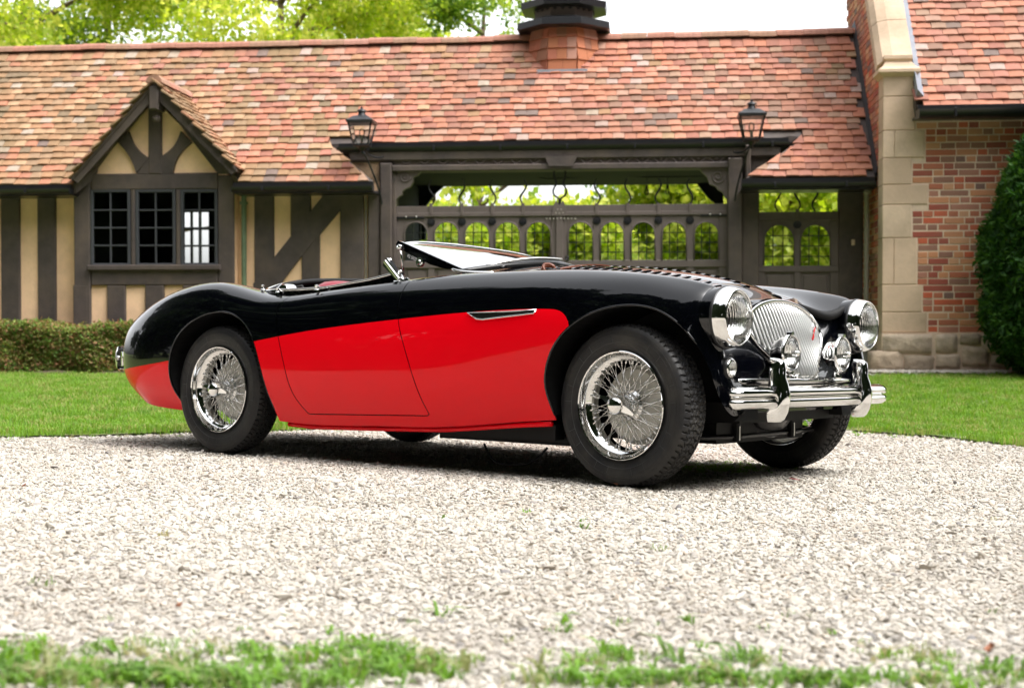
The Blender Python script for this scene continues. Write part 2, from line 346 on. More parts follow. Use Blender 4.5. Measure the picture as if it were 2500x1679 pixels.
def on_ground(px, py):
    d = ray(px, py); t = 1.
    while t < 40 and CAMZ+d[2]*t > float(gz(d[0]*t, d[1]*t)): t += .02
    return d[0]*t, d[1]*t
# edge of the far lawn
EDGE = np.array([on_ground(x, y) for x, y in ((0, 1069), (200, 1066), (440, 1059), (760, 1050), (1260, 1036), (1700, 1045), (2083, 1054), (2300, 1068), (2500, 1092))])
EDGE = EDGE[EDGE[:, 0].argsort()]
print('lawn edge', EDGE.round(2).tolist())
def edge_y(X): return np.interp(X, EDGE[:, 0], EDGE[:, 1])
def sheet(name, x0, x1, nx, ys, m, off=0., bumpy=0., fy=None):
    xs = np.linspace(x0, x1, nx); X, Y = np.meshgrid(xs, ys)
    if fy is not None: Y = fy(X, Y)
    Z = gz(X, Y)+off
    if bumpy: Z = Z+bumpy*(np.sin(X*3.1+Y*1.3)*np.sin(Y*2.7-X)+.5*np.sin(X*7.3+1)*np.sin(Y*6.1))
    v = np.stack([X, Y, Z], -1).reshape(-1, 3); ny = len(ys)
    i = np.arange(ny-1)[:, None]*nx+np.arange(nx-1)[None]; f = np.stack([i, i+1, i+nx+1, i+nx], -1).reshape(-1, 4)
    return mesh(name, v, f, m, True)
g = obj('ground', sheet('ground', -90, 90, 181, np.r_[np.linspace(-90, 0, 46), np.linspace(.5, 20, 80), np.linspace(21, 130, 60)], M['lawn_base'], -.03)); tag(g, kind='structure')
g = obj('gravel_drive', sheet('gravel_drive', -16, 16, 260, np.linspace(-9, 12.6, 190), M['gravel_base'], -.003, 0.)); tag(g, kind='structure')
tt = np.linspace(0, 1, 46)
g = obj('lawn', sheet('lawn', -16, 16, 200, tt, M['lawn_base'], .012, .004, lambda X, T: edge_y(X)+.06*np.sin(X*9)*(1-T)+.03*np.sin(X*31)*(1-T)+T*(14.6-edge_y(X)))); tag(g, kind='structure')
# ---- gravel stones
def stone_mesh(k):
    bm = bmesh.new(); bmesh.ops.create_icosphere(bm, subdivisions=1 if k > 3 else 2, radius=.5)
    r = random.Random(k); n = [Vector((r.uniform(-1, 1), r.uniform(-1, 1), r.uniform(-1, 1))).normalized() for _ in range(7)]; dd = [r.uniform(.26, .42) for _ in range(7)]
    for v in bm.verts:
        for a, d in zip(n, dd):
            e = v.co.dot(a)-d
            if e > 0: v.co -= a*e*.9
        v.co.x *= r.uniform(1.0, 1.04)*1.15; v.co.z *= .58
    me = bpy.data.meshes.new('stone'); bm.to_mesh(me); bm.free(); me.materials.append(M['gravel_stone'])
    if k <= 3: me.polygons.foreach_set('use_smooth', np.ones(len(me.polygons), dtype=bool)); me.set_sharp_from_angle(angle=math.radians(38))
    return variant('gravel_piece', me)
STV = [stone_mesh(k) for k in range(8)]
P = []; S = []
def strew(n, y0, y1, med, sig):
    Y = np.sqrt(npr.random(n)*(y1*y1-y0*y0)+y0*y0); X = (npr.random(n)*2-1)*(.40*Y+.25)
    keep = Y < edge_y(X)+npr.normal(0, .05, n); X = X[keep]; Y = Y[keep]
    s = med*np.exp(npr.normal(0, sig, len(X))); s = np.clip(s, .004, .045)
    P.append(np.stack([X, Y, gz(X, Y)+s*.05], 1)); S.append(s)
strew(78000, 1.75, 4.2, .0088, .42)
strew(76000, 4.0, 6.2, .0100, .40)
strew(56000, 6.0, 9.6, .0125, .38)
strew(1100, 1.8, 9., .022, .25)
P = np.concatenate(P); S = np.concatenate(S); n = len(P)
R = npr.normal(0, .35, (n, 3)); R[:, 2] = npr.random(n)*6.28
SC = S[:, None]*np.stack([npr.uniform(.8, 1.3, n), npr.uniform(.7, 1.1, n), npr.uniform(.6, 1., n)], 1)
o = scatter('gravel', P, R, SC, STV); tag(o, 'pale crushed limestone gravel covering the drive around the car', 'gravel', kind='stuff')
# ---- grass
def tuft(k, nb, h, wd, spread, lean, m):
    r = random.Random(k*7+1); mb = MB()
    for i in range(nb):
        a = r.uniform(0, 6.28); rr = spread*math.sqrt(r.random()); x, y = rr*math.cos(a), rr*math.sin(a)
        b = r.uniform(0, 6.28); hh = h*r.uniform(.45, 1.1); l = lean*r.uniform(.2, 1.2)*hh; dx, dy = math.cos(b), math.sin(b); px, py = -dy*wd*.5, dx*wd*.5
        p0 = (x, y, -.004); p1 = (x+dx*l*.35, y+dy*l*.35, hh*.6); p2 = (x+dx*l, y+dy*l, hh*(1-.25*lean))
        mb.add([(p0[0]-px, p0[1]-py, p0[2]), (p0[0]+px, p0[1]+py, p0[2]), (p1[0]+px*.8, p1[1]+py*.8, p1[2]), (p1[0]-px*.8, p1[1]-py*.8, p1[2]), p2], [(0, 1, 2, 3), (3, 2, 4)])
    return variant('grass_tuft', mb.mesh('grass_tuft', m))
LT = [tuft(k, 26, .055, .006, .085, .7, M['grass']) for k in range(5)]
n = 30000
X = (npr.random(n)*2-1)*6.6; T = npr.random(n)**1.0; Y = edge_y(X)+T*(14.9-edge_y(X))
k = np.abs(X) < .42*Y+.4; X, Y = X[k], Y[k]; n = len(X)
den = .5+.5*np.sin(X*1.7+3*np.sin(Y*.9))*np.sin(Y*1.3+X*.5); k = (npr.random(n) < .62+.5*den); X, Y, = X[k], Y[k]; n = len(X)
rv = np.clip(.35+.35*np.sin(X*1.3+1.7*np.sin(Y*1.1+1))*np.sin(Y*.9)+npr.normal(0, .2, n), 0, .86)
dry = (npr.random(n) < .07) | (np.abs(Y-edge_y(X)) < .10) & (npr.random(n) < .5) | ((X > 3.2) & (Y > 12.2) & (npr.random(n) < .55)); rv = np.where(dry, .93, rv)
o = scatter('lawn_grass', np.stack([X, Y, gz(X, Y)+.012], 1), np.stack([npr.normal(0, .08, n), npr.normal(0, .08, n), npr.random(n)*6.28], 1), npr.uniform(.55, 1.15, n), LT, rv=rv)
tag(o, 'short green lawn grass between the gravel drive and the buildings', 'grass', kind='stuff')
NT = [tuft(20+k, 14, .024, .0026, .03, 1.2, M['grass_near']) for k in range(3)]+[tuft(30+k, 8, .030, .0070, .022, 1.8, M['grass_near']) for k in range(3)]
P = []; S = []
def patch(px, py, n, sx, sy, s):
    x, y = on_ground(px, py)
    for _ in range(int(n*.5)): P.append((x+rnd.gauss(0, sx), y+rnd.gauss(0, sy))); S.append(s*rnd.uniform(.6, 1.35))
r5 = random.Random(5)
for px, py, n, sx, sy, s in ((60, 1660, 60, .10, .03, 1.), (180, 1650, 80, .10, .04, 1.), (320, 1665, 90, .10, .03, 1.1), (450, 1668, 70, .1, .03, 1), (600, 1672, 60, .1, .025, 1), (880, 1600, 60, .05, .05, .9), (960, 1630, 70, .06, .03, 1.),
                             (750, 1672, 26, .09, .015, .7), (1450, 1668, 30, .09, .02, .8), (1600, 1672, 60, .1, .02, 1), (1780, 1672, 50, .1, .02, 1), (2000, 1672, 40, .1, .02, .9), (2250, 1676, 50, .12, .02, .9), (2450, 1660, 30, .06, .03, .9),
                             (1440, 1618, 24, .035, .02, .9), (1470, 1600, 14, .03, .02, .9), (420, 1580, 14, .04, .02, .8), (610, 1600, 26, .06, .02, .8), (40, 1580, 12, .05, .01, .8), (1830, 1620, 18, .035, .02, .9), (2260, 1610, 18, .04, .02, .8), (2330, 1612, 10, .03, .02, .8),
                             (1150, 1615, 7, .012, .01, .7), (1655, 1620, 3, .004, .01, 1.4), (330, 1600, 20, .05, .03, .8), (700, 1610, 14, .05, .02, .8), (830, 1640, 50, .08, .03, 1.), (120, 1600, 14, .04, .02, .8)):
    patch(px, py, n, sx, sy, s)
for px, py in ((1430, 1280), (1440, 1292), (1580, 1345), (1290, 1265), (1300, 1258), (1920, 1305), (2040, 1352), (2440, 1270), (2410, 1255), (2425, 1262), (2445, 1135), (490, 1390), (475, 1455), (380, 1355), (410, 1335), (1050, 1268), (730, 1406), (1400, 1545), (1360, 1520), (1555, 1525), (1650, 1520), (140, 1425), (415, 1310), (2160, 1580), (1080, 1508)):
    patch(px+r5.uniform(-8, 8), py, r5.randint(1, 3), .02, .02, r5.uniform(.45, .95))
for px in range(0, 2500, 60): patch(px+r5.uniform(-25, 25), r5.uniform(1500, 1640), r5.randint(0, 4), .025, .02, .45)
n0 = len(P)
for _ in range(420):      # a thin mat of grass that grows under the nose of the car and along the edge of the lawn
    x, y = on_ground(rnd.gauss(1760, 60), rnd.gauss(1143, 7)); P.append((x, y)); S.append(rnd.uniform(.25, .55))
for _ in range(130):
    x = rnd.uniform(-3.4, 3.6); y = float(edge_y(x))-abs(rnd.gauss(0, .16)); P.append((x, y)); S.append(rnd.uniform(.4, .9))
P = np.array(P); n = len(P)
o = scatter('verge_grass', np.stack([P[:, 0], P[:, 1], gz(P[:, 0], P[:, 1])+.002], 1), np.stack([npr.normal(0, .12, n), npr.normal(0, .12, n), npr.random(n)*6.28], 1), np.array(S), NT, rv=np.clip(npr.random(n)*.98, 0, .99))
tag(o, 'loose tufts of grass and weeds growing through the gravel in the foreground', 'grass', kind='stuff')
def dry_leaf(px, py, s, lab, m='dead_leaf', curl=.35):
    x, y = on_ground(px, py); mb = MB(); v = []; f = []
    for i in range(7):
        u = i/6; wd = .5*math.sin(PI*min(1, u*1.05+.02))**.8
        for j in (-1, -.5, 0, .5, 1): v.append((u-.5, wd*j*.7, curl*(abs(j)*.6+.5*(u-.5)**2*2)))
    for i in range(6):
        for j in range(4): f.append((i*5+j, i*5+j+1, i*5+j+6, i*5+j+5))
    mb.add(v, f); o = mb.build('fallen_leaf', M[m], smooth=True, loc=(x, y, float(gz(x, y))+.012), rot=(rnd.uniform(-.6, .6), rnd.uniform(-.7, .3), rnd.uniform(0, 6)), scl=(s, s, s)); tag(o, lab, 'leaf')
dry_leaf(2420, 1605, .030, 'curled brown dead leaf among the foreground grass at the right')
dry_leaf(1502, 1190, .030, 'orange dead leaf on the gravel just below the front tyre')
dry_leaf(60, 1195, .022, 'small rust coloured leaf on the gravel at the far left')
dry_leaf(296, 1078, .022, 'rust coloured leaf on the gravel left of the rear tyre, nearest the lawn')
dry_leaf(1940, 1178, .045, 'narrow reddish twig leaf on the gravel below the bumper', 'pine_strip', .1)
dry_leaf(440, 1500, .024, 'brown crumpled leaf on the gravel above the left foreground grass')
# ------------------------------------------------------------------ buildings: local frame (s along the front, w into depth, z up)
BA = math.atan(-.1); BO = np.array([0, 15.15, 0.])
ca, sa = math.cos(BA), math.sin(BA)
def bp(px, py, w):
    d = ray(px, py); o = np.array([0, 0, CAMZ])-BO
    ds, dw = d[0]*ca+d[1]*sa, -d[0]*sa+d[1]*ca; os_, ow = o[0]*ca+o[1]*sa, -o[0]*sa+o[1]*ca
    t = (w-ow)/dw; return os_+ds*t, CAMZ+d[2]*t
K = 2500/2335
def bd(px, py, w): return bp(px*K, py*K, w)                 # measured on the 2335 px wide view
def bs(px, w, py=500): return bd(px, py, w)[0]
def bz(py, w, px=1167): return bd(px, py, w)[1]
def frameat(name, s=0, w=0, z=0):
    o = empty(name, (BO[0]+s*ca-w*sa, BO[1]+s*sa+w*ca, z), BA); return o
def tiles_on(parent, O, U, V, cells, tw, course, mname, nindiv, view, seed, th=.017, prefix='roof_tile', length=None, moss=None):
    """plain tiles. O origin at the eave, U unit along the course, V unit up the slope; cells(u, v) tells where tiles lie; the nindiv that show largest become objects"""
    r = random.Random(seed); U = Vector(U); V = Vector(V); Nn = U.cross(V).normalized(); O = Vector(O)
    if Nn.z < 0 or (abs(Nn.z) < 1e-6): Nn = -Nn
    L = length or course*1.75; lst = []
    (u0, u1, v0, v1) = cells['box']; k = 0; v = v0
    while v < v1:
        u = u0-(tw*.5 if k % 2 else 0)+r.uniform(-.012, .012); wav = r.uniform(-.004, .004)
        while u < u1:
            wd = tw*r.uniform(.93, 1.07)
            if cells['in'](u+wd/2, v+course*.4):
                lst.append((u+wd/2, v+wav+.006*math.sin(u*2.1+k*.7)+r.uniform(-.006, .006), wd-.004, r.uniform(-.02, .02), r.uniform(-.004, .007), r.random()))
            u += wd
        v += course; k += 1
    tilt = math.atan2(th*1.05, course)
    def xf(t):
        u, v, wd, yaw, lift, c = t
        a = Vector(U); Vt = (V*math.cos(tilt)-Nn*math.sin(tilt)); Nt = a.cross(Vt).normalized()
        if Nt.dot(Nn) < 0: Nt = -Nt
        A = (a*math.cos(yaw)+Vt*math.sin(yaw)); B = (Vt*math.cos(yaw)-a*math.sin(yaw))
        p = O+U*u+V*v+Nn*(th*2.1+lift)
        Mx = Matrix.Identity(4)
        for i in range(3): Mx[i][0] = A[i]; Mx[i][1] = B[i]; Mx[i][2] = Nt[i]; Mx[i][3] = p[i]
        return Mx, wd
    order = sorted(range(len(lst)), key=lambda i: view(O+U*lst[i][0]+V*lst[i][1]))
    pick = set(order[:nindiv]); hw = .5; vv = []; mb = MB(); TM = {}
    def shape(wd, nx=3):
        sag = .0035; v = []; 
        for y in (0, L):
            for i in range(nx+1):
                x = -wd/2+wd*i/nx; cz = sag*(1-(2*x/wd)**2); v += [(x, y, cz), (x, y, cz-th)]
        n2 = 2*(nx+1); f = []
        for i in range(nx):
            a = 2*i; f += [(a, a+2, n2+a+2, n2+a), (a+1, n2+a+1, n2+a+3, a+3), (a, a+1, a+3, a+2)]
        f += [(0, n2, n2+1, 1), (n2-2, n2-1, 2*n2-1, 2*n2-2)]
        return v, f
    clampf = cells.get('clamp')
    sv, sf = shape(tw-.004); me = mesh(prefix, sv, sf, M[mname], False); me2 = mesh(prefix, sv, sf, M['tile_moss'], False) if moss else me
    for i, t in enumerate(lst):
        Mx, wd = xf(t); mo = bool(moss) and r.random() < moss(t[0]); mb.cur = int(mo)
        edge = clampf and clampf(t[0], t[1])
        if i in pick and not edge:
            o = obj(prefix, me2 if mo else me, parent); o.matrix_local = Mx @ Matrix.Diagonal((wd/(tw-.004), 1, 1, 1))
        else:
            pv = [(q[0]*wd/(tw-.004), q[1], q[2]) for q in sv]
            if edge: pv = [(edge(t[0]+q[0], t[1]+q[1])-t[0], q[1], q[2]) for q in pv]
            mb.add([Mx @ (Vector(p)) for p in pv], sf, t[5])
    if mb.v: o = mb.build(prefix+'s_field', [M[mname], M['tile_moss']], parent); tag(o, kind='stuff')
    return len(lst)
# ============================== the timbered gatehouse
gh = frameat('timbered_gatehouse'); tag(gh, 'long half timbered gatehouse with tan render, tiled roof and small gable behind the car', 'building')
GZ = .02                                                     # ground level under the walls
TW = -.035                                                   # face of the studs
EW = -.36; EZ = bd(400, 418, EW)[1]                          # eave of the long roof
WR_ = 1.22; RZ = bd(700, 101, WR_)[1]
slope = math.atan2(RZ-EZ, WR_-EW); cs_, ss_ = math.cos(slope), math.sin(slope); SL = math.hypot(RZ-EZ, WR_-EW)
print('eave', EZ, 'ridge', RZ, 'slope', math.degrees(slope))
def roof_w(z): return EW+(z-EZ)/(RZ-EZ)*(WR_-EW)
BFW = -.76; cS = bs(2013, BFW); sR = cS-.01                                       # where the roof dies into the brick house
sL = bs(-40, WR_, 100)-.5
# -- walls: render panels and studs
zt = EZ-.05
MB().box((sL, 0, GZ), (bs(170, 0), .12, zt+.30)).build('rendered_wall', M['plaster'], gh); MB().box((bs(530, 0), 0, GZ), (bs(865, 0), .12, zt+.30)).build('rendered_wall', M['plaster'], gh)
st = []                                                      # studs x0,x1,y0,y1 in view px, at the plane TW
bw = -.20                                                    # the gabled window bay stands forward
for a, b in ((-60, -8), (0, 46), (84, 128)): st.append((a, b, 448, 770, 'stud', TW))
zl = []
def beam(px0, px1, py0, py1, w0, w1, nm='timber_beam', par=None, ch=.012, m='timber'):
    s0, z1 = bd(px0, py0, w0); s1, z0 = bd(px1, py1, w0)
    return MB().box((s0, w0, z0), (s1, w1, z1), ch).build(nm, M[m], par or gh)
for a, b, y0, y1, nm, w0 in st: beam(a, b, y0, 790, w0, 0, 'timber_stud')
def slant(px, w0, w1, nm='timber_brace', m='timber'):
    return MB().prism([bd(x, y, w0) for x, y in px], w0, w1).build(nm, M[m], gh)
# bay front (behind its timbers) and bay timbers
BWF = bw+.035
bl, br_ = bs(165, bw), bs(535, bw)
# bay render panels: the wall is built round the window opening
s0, z0 = bd(200, 430, BWF); s1, z1 = bd(498, 610, BWF)
wm = MB()
wm.box((bl+.02, BWF, GZ), (br_-.02, 0.0, z1)); wm.box((bl+.02, BWF, z0), (br_-.02, 0., z0+.10)); wm.box((bl+.02, BWF, z1), (s0, 0., z0)); wm.box((s1, BWF, z1), (br_-.02, 0., z0))
ap = bd(349, 222, BWF); wm.prism([(bl+.05, z0+.10), (br_-.05, z0+.10), (ap[0], ap[1])], BWF, 0.)
wm.build('rendered_wall', M['plaster'], gh)
beam(167, 207, 400, 790, bw, BWF+.004, 'timber_post'); beam(496, 534, 400, 790, bw, BWF+.004, 'timber_post')
beam(207, 496, 397, 431, bw-.004, BWF+.004, 'timber_beam'); beam(207, 496, 612, 650, bw-.004, BWF+.004, 'timber_beam')
for a, b in ((166, 201), (243, 286), (330, 374), (416, 448)): beam(a, b, 650, 790, bw-.002, BWF+.004, 'timber_stud')
beam(198, 502, 604, 616, bw-.05, bw-.004, 'window_sill', m='timber')
# gable rafters, king post, curved braces
def c4(x, y): return (x/2.6133/K, (y/2.6133+80)/K)
slant([c4(*p) for p in ((945, 330), (960, 400), (590, 900), (470, 900), (470, 890))], bw-.006, BWF+.004)
slant([c4(*p) for p in ((1015, 330), (1000, 400), (1390, 900), (1490, 900), (1490, 885))], bw-.006, BWF+.004)
beam(*(c4(943, 0)[0], c4(1028, 0)[0]), c4(0, 345)[1], 397, bw-.012, BWF+.004, 'timber_post')
def arcbrace(a, b, c, a2, b2, c2):
    A = curve([c4(*p) for p in (a, b, c)], 9); B = curve([c4(*p) for p in (a2, b2, c2)], 9)
    slant(list(map(tuple, A))+list(map(tuple, B[::-1])), bw-.009, BWF+.004)
arcbrace((820, 630), (865, 730), (945, 800), (752, 700), (830, 800), (868, 895))
arcbrace((1152, 630), (1110, 720), (1028, 790), (1222, 700), (1130, 800), (1100, 895))
MB().prism([c for c in [bd(*c4(*p), bw-.04) for p in ((868, 895), (945, 780), (1028, 780), (1100, 895))]], bw-.003, BWF+.004).build('timber_beam', M['timber'], gh)
# carved drop at the apex
s_, z_ = bd(349, 200, bw-.3); T = Matrix.Translation((s_, bw-.16, 0))
MB().box((s_-.055, bw-.30, bd(349, 250, bw-.3)[1]), (s_+.055, bw-.08, bd(349, 196, bw-.3)[1]), .015).build('finial_block', M['timber'], gh)
MB().lathe([(0, 0), (.035, .0), (.05, .02), (.05, .045), (.03, .06), (.04, .075), (.0, .08)], 12, 'z', T=Matrix.Translation((s_, bw-.2, bd(349, 275, bw-.3)[1]))).build('finial_block', M['timber'], gh, auto=40)
# window: three casements
for q, (xa, xb) in enumerate(((205, 297), (308, 400), (411, 496))):
    wa, za = bd(xa, 432, bw); wb_, zb = bd(xb, 609, bw); fr = MB(); W0, W1 = bw+.0, bw+.05; e = .035
    fr.box((wa, W0, zb), (wa+e, W1, za), .006); fr.box((wb_-e, W0, zb), (wb_, W1, za), .006); fr.box((wa+e, W0, za-e), (wb_-e, W1, za), .006); fr.box((wa+e, W0, zb), (wb_-e, W1, zb+e+.01), .006)
    win = fr.build('window', M['frame_paint'], gh)
    ia, ib, ja, jb = wa+e, wb_-e, zb+e+.01, za-e; mid = (ia+ib)/2; t = .009
    MB().box((mid-t, W0+.008, ja), (mid+t, W1-.008, jb), .004).build('glazing_bar', M['frame_paint'], win)
    for k in range(1, 4):
        zz = ja+(jb-ja)*k/4; 
        for a_, b_ in ((ia, mid-t), (mid+t, ib)): MB().box((a_, W0+.01, zz-t), (b_, W1-.01, zz+t), .004).build('glazing_bar', M['frame_paint'], win)
    for k in range(4):
        for a_, b_ in ((ia, mid-t), (mid+t, ib)):
            MB().box((a_, W0+.026, ja+(jb-ja)*k/4+t*(k > 0)), (b_, W0+.03, ja+(jb-ja)*(k+1)/4-t*(k < 3))).build('pane', M['window_glass'], win)
beam(297, 308, 432, 609, bw-.002, bw+.05, 'mullion', m='timber'); beam(400, 411, 432, 609, bw-.002, bw+.05, 'mullion', m='timber')
# wall right of the bay
for a, b, ya, yb in ((579, 625, 435, 790), (662, 708, 435, 537), (687, 729, 520, 790), (775, 830, 435, 790)): beam(a, b, ya, yb, TW, 0, 'timber_stud')
def c5(x, y): return ((x/2.8+550)/K, (y/2.8+200)/K)
slant([c5(*p) for p in ((685, 755), (790, 755), (790, 870), (500, 1215), (385, 1370), (190, 1600), (190, 1380))], TW-.006, 0)
beam(832, 836, 448, 790, -.03, 0, 'cable_conduit', m='downpipe'); beam(838, 866, 435, 790, TW-.02, 0, 'timber_post')
# pipes
def pipe(px, py0, py1, w, rad, m, nm='downpipe'):
    s, za = bd(px, py0, w); _, zb = bd(px, py1, w)
    mb = MB().tube([(s, w, zb), (s, w, za)], rad, 12); mb.box((s-rad*1.3, w-rad*1.3, za-.14), (s+rad*1.3, w+rad, za-.11), .004); return mb.build(nm, M[m], gh, auto=40)
pipe(556, 438, 800, -.075, .030, 'downpipe_green'); pipe(1977, 412, 850, -.09, .028, 'downpipe')
# gutters with brackets
def gutter(sa_, sb_, w, z, rad=.055, par=None):
    v = []; n = 9; 
    for s in (sa_, sb_):
        for k in range(n+1):
            a = PI+PI*k/n; v.append((s, w+rad*math.cos(a), z+rad*math.sin(a)))
        for k in range(n, -1, -1):
            a = PI+PI*k/n; v.append((s, w+(rad-.006)*math.cos(a), z+(rad-.006)*math.sin(a)))
    k2 = 2*(n+1); f = [(i, (i+1) % k2, (i+1) % k2+k2, i+k2) for i in range(k2)]; mb = MB().add(v, f)
    mb.box((sa_-.006, w-rad, z-rad), (sa_, w+rad, z)); mb.box((sb_, w-rad, z-rad), (sb_+.006, w+rad, z))
    q = sa_+.35
    while q < sb_-.1:
        mb.box((q-.012, w-rad-.012, z-rad*.9), (q+.012, w-rad+.003, z+.004), .003); q += .75
    mb.box((sa_, w+rad*.2, z-.055), (sb_, w+rad*.2+.02, z+.05)); mb.box((sa_, w+rad*.2+.02, z-.07), (sb_, w+.42, z-.05))
    return mb.build('gutter', M['gutter'], par or gh, auto=40)
gz1 = EZ-.055
gutter(sL, bs(166, EW), EW-.05, gz1); gutter(bs(534, EW), bs(852, EW), EW-.05, gz1)
CZ = bd(1250, 322, .02)[1]; CW = roof_w(CZ); gutter(bs(775, CW), bs(1797, CW), CW-.06, CZ-.05, .06)
ER = bd(1850, 405, EW)[1]; gutter(bs(1690, EW), sR-.01, EW-.05, ER-.06)
DW0 = bw-.26; DA = bd(352, 186, DW0); DL = bd(163, 405, DW0); DR = bd(540, 385, DW0)
# -- roof deck, battens hidden below the tiles
rf = MB()
def rp(px, z, lift=0.):                                      # point on the roof plane below a view column
    w_ = roof_w(z); return (bs(px, w_), w_+.0, z-lift)
def deck(poly):
    v = [(s, roof_w(z), z) for s, z in poly]; n = len(v); v2 = [(a, b+.03, c-.10) for a, b, c in v]
    rf.add(v+v2, [tuple(range(n)), tuple(range(2*n-1, n-1, -1))]+[(i, i+n, (i+1) % n+n, (i+1) % n) for i in range(n)])
cl0, cl1 = bs(750, CW), bs(852, EW); cr0, cr1 = bs(1830, CW), bs(1700, EW)
deck([(sL, EZ), (DL[0], EZ), DA, (DA[0], RZ), (sL, RZ)]); deck([(DR[0], EZ), (cl1, EZ), (cl0, CZ), (cl0, RZ), (DA[0], RZ), DA]); deck([(cl0, CZ), (cr0, CZ), (cr0, RZ), (cl0, RZ)]); deck([(cr1, ER), (sR, ER), (sR, RZ), (cr0, RZ), (cr0, CZ)])
# back slope of the roof
rf.add([(sL, WR_, RZ), (sR, WR_, RZ), (sR, WR_+1.25, EZ+.5), (sL, WR_+1.25, EZ+.5), (sL, WR_, RZ-.1), (sR, WR_, RZ-.1), (sR, WR_+1.17, EZ+.5), (sL, WR_+1.17, EZ+.5)], [(0, 1, 2, 3), (4, 7, 6, 5)])
roof = rf.build('roof', M['timber'], gh)
# dormer gable geometry
DW0 = bw-.26; DA = bd(352, 186, DW0); DL = bd(163, 405, DW0); DR = bd(540, 385, DW0)
dl_w = roof_w(DA[1])
def in_dormer(s, z):                                        # on the main roof plane, under the gable roof
    w_ = roof_w(z)
    if z > DA[1]: return False
    f = (DA[1]-z)/(DA[1]-DL[1]); return DA[0]-f*(DA[0]-DL[0]) < s < DA[0]+f*(DR[0]-DA[0])
def cell(u, v):
    s = sL+u; z = EZ+v*ss_
    if z > RZ-.10 or s > sR-.05: return False
    if s < cl0: ok = True
    elif z >= CZ-.01 and cl0 <= s <= cr0: ok = True
    elif z < CZ: ok = s < cl0+(CZ-z)/(CZ-EZ)*(cl1-cl0)+.03 or (s > cr0-(CZ-z)/(CZ-ER)*(cr0-cr1)-.03 and z > ER-.02)
    else: ok = True
    tsx = bs(1290, roof_w(bd(1290, 160, 0)[1]), 160)
    return ok and not in_dormer(s, z)
def ulim(v):                                                # the two cut edges beside the raised eave
    z = min(EZ+v*ss_, CZ); return cl0+(CZ-z)/(CZ-EZ)*(cl1-cl0)-sL, cr0-(CZ-z)/(CZ-ER)*(cr0-cr1)-sL
def clampf(u, v):
    if EZ+v*ss_ > CZ: return None
    a, b = ulim(v)
    if abs(u-a) < .45 and u < (a+b)/2: return lambda uu, vv: min(uu, ulim(vv)[0])
    if abs(u-b) < .45 and u > (a+b)/2: return lambda uu, vv: max(uu, ulim(vv)[1])
    return None
def vw(p):
    Pw = gh.matrix_basis @ p; Pw = Vector((BO[0]+p.x*ca-p.y*sa, BO[1]+p.x*sa+p.y*ca, p.z)); u = Pw.x/Pw.y
    return (Pw-Vector((0, 0, CAMZ))).length+(50 if abs(u) > .385 else 0)
COURSE = (RZ-EZ-.10)/math.sin(slope)/22
print('tiles', tiles_on(roof, (sL, EW, EZ), (1, 0, 0), (0, cs_, ss_), {'box': (0, sR-sL+.1, -.02, SL), 'in': cell, 'clamp': clampf}, .138, COURSE, 'tile', 300, vw, 3, moss=lambda u: float(np.clip(1-(u/(sR-sL)-.15)/.50, .03, .96))))
# ridge tiles
r = random.Random(9); s = sL
rm = MB()
v = []; 
for k in range(7):
    a = PI*k/6; v.append((0, .105*math.cos(a), .085*math.sin(a)-.03))
for k in range(7):
    a = PI*k/6; v.append((1, .105*math.cos(a), .085*math.sin(a)-.03))
rme = mesh('ridge_tile', v, [(i, i+7, i+8, i+1) for i in range(6)]+[(0, 1, 2, 3, 4, 5, 6), (13, 12, 11, 10, 9, 8, 7), (0, 6, 13, 7)], M['ridge'])
while s < sR+.05:
    L = .30*r.uniform(.9, 1.1); o = obj('ridge_tile', rme, roof, (s, WR_, RZ+r.uniform(-.006, .008)), (0, r.uniform(-.015, .015), 0), (L-.004, 1, 1)); s += L
# dormer roof slopes
LMAT = Vector((0, 1, 0))
for side, E0 in ((1, DR), (-1, DL)):
    apx = Vector((DA[0], DW0, DA[1])); ev = Vector((E0[0], DW0, E0[1])); V = (apx-ev); Ls = V.length; V.normalize()
    U = Vector((0, 1, 0))
    def cd(u, v, ev=ev, V=V, Ls=Ls):
        p = ev+V*v; return v < Ls-.02 and DW0+u < roof_w(p.z)+.10
    o_ = ev if side == 1 else ev
    tiles_on(roof, ev, (0, 1, 0), V, {'box': (0, roof_w(DA[1])-DW0+.2, -.03, Ls), 'in': cd}, .14, .085, 'tile_moss', 0, vw, 5+side, prefix='gable_tile')
    n_ = V.cross(U)*(-side)
    bw1 = roof_w(DA[1]); MB().add([ev, apx, (apx.x, bw1, apx.z), (ev.x, roof_w(ev.z)+.0, ev.z), ev-Vector((0, 0, .035)), apx-Vector((0, 0, .05)), (apx.x, bw1, apx.z-.05), (ev.x, roof_w(ev.z), ev.z-.035)],
             [(0, 1, 2, 3), (7, 6, 5, 4), (0, 4, 5, 1), (1, 5, 6, 2), (3, 7, 4, 0)]).build('gable_roof_deck', M['timber'], roof)
s = DW0-.02
while s < roof_w(DA[1])-.05:
    o = obj('ridge_tile', rme, roof, (DA[0], s, DA[1]+.015), (0, 0, PI/2), (.28, .9, 1.05)); s += .285
# bargeboards under the verge tiles
for E0 in (DL, DR):
    d = Vector((DA[0]-E0[0], 0, DA[1]-E0[1])).normalized(); q = Vector((-d.z, 0, d.x)) if E0 is DR else Vector((d.z, 0, -d.x)); 
    if q.z > 0: q = -q
    a = Vector((E0[0], 0, E0[1])); b = Vector((DA[0], 0, DA[1]))
    MB().prism([(a.x, a.z-.012), (b.x, b.z-.05), ((b+q*.09).x if False else b.x, b.z-.17), ((a+q*.09).x, (a+q*.09).z)], DW0+.015, DW0+.05).build('bargeboard', M['timber'], roof)
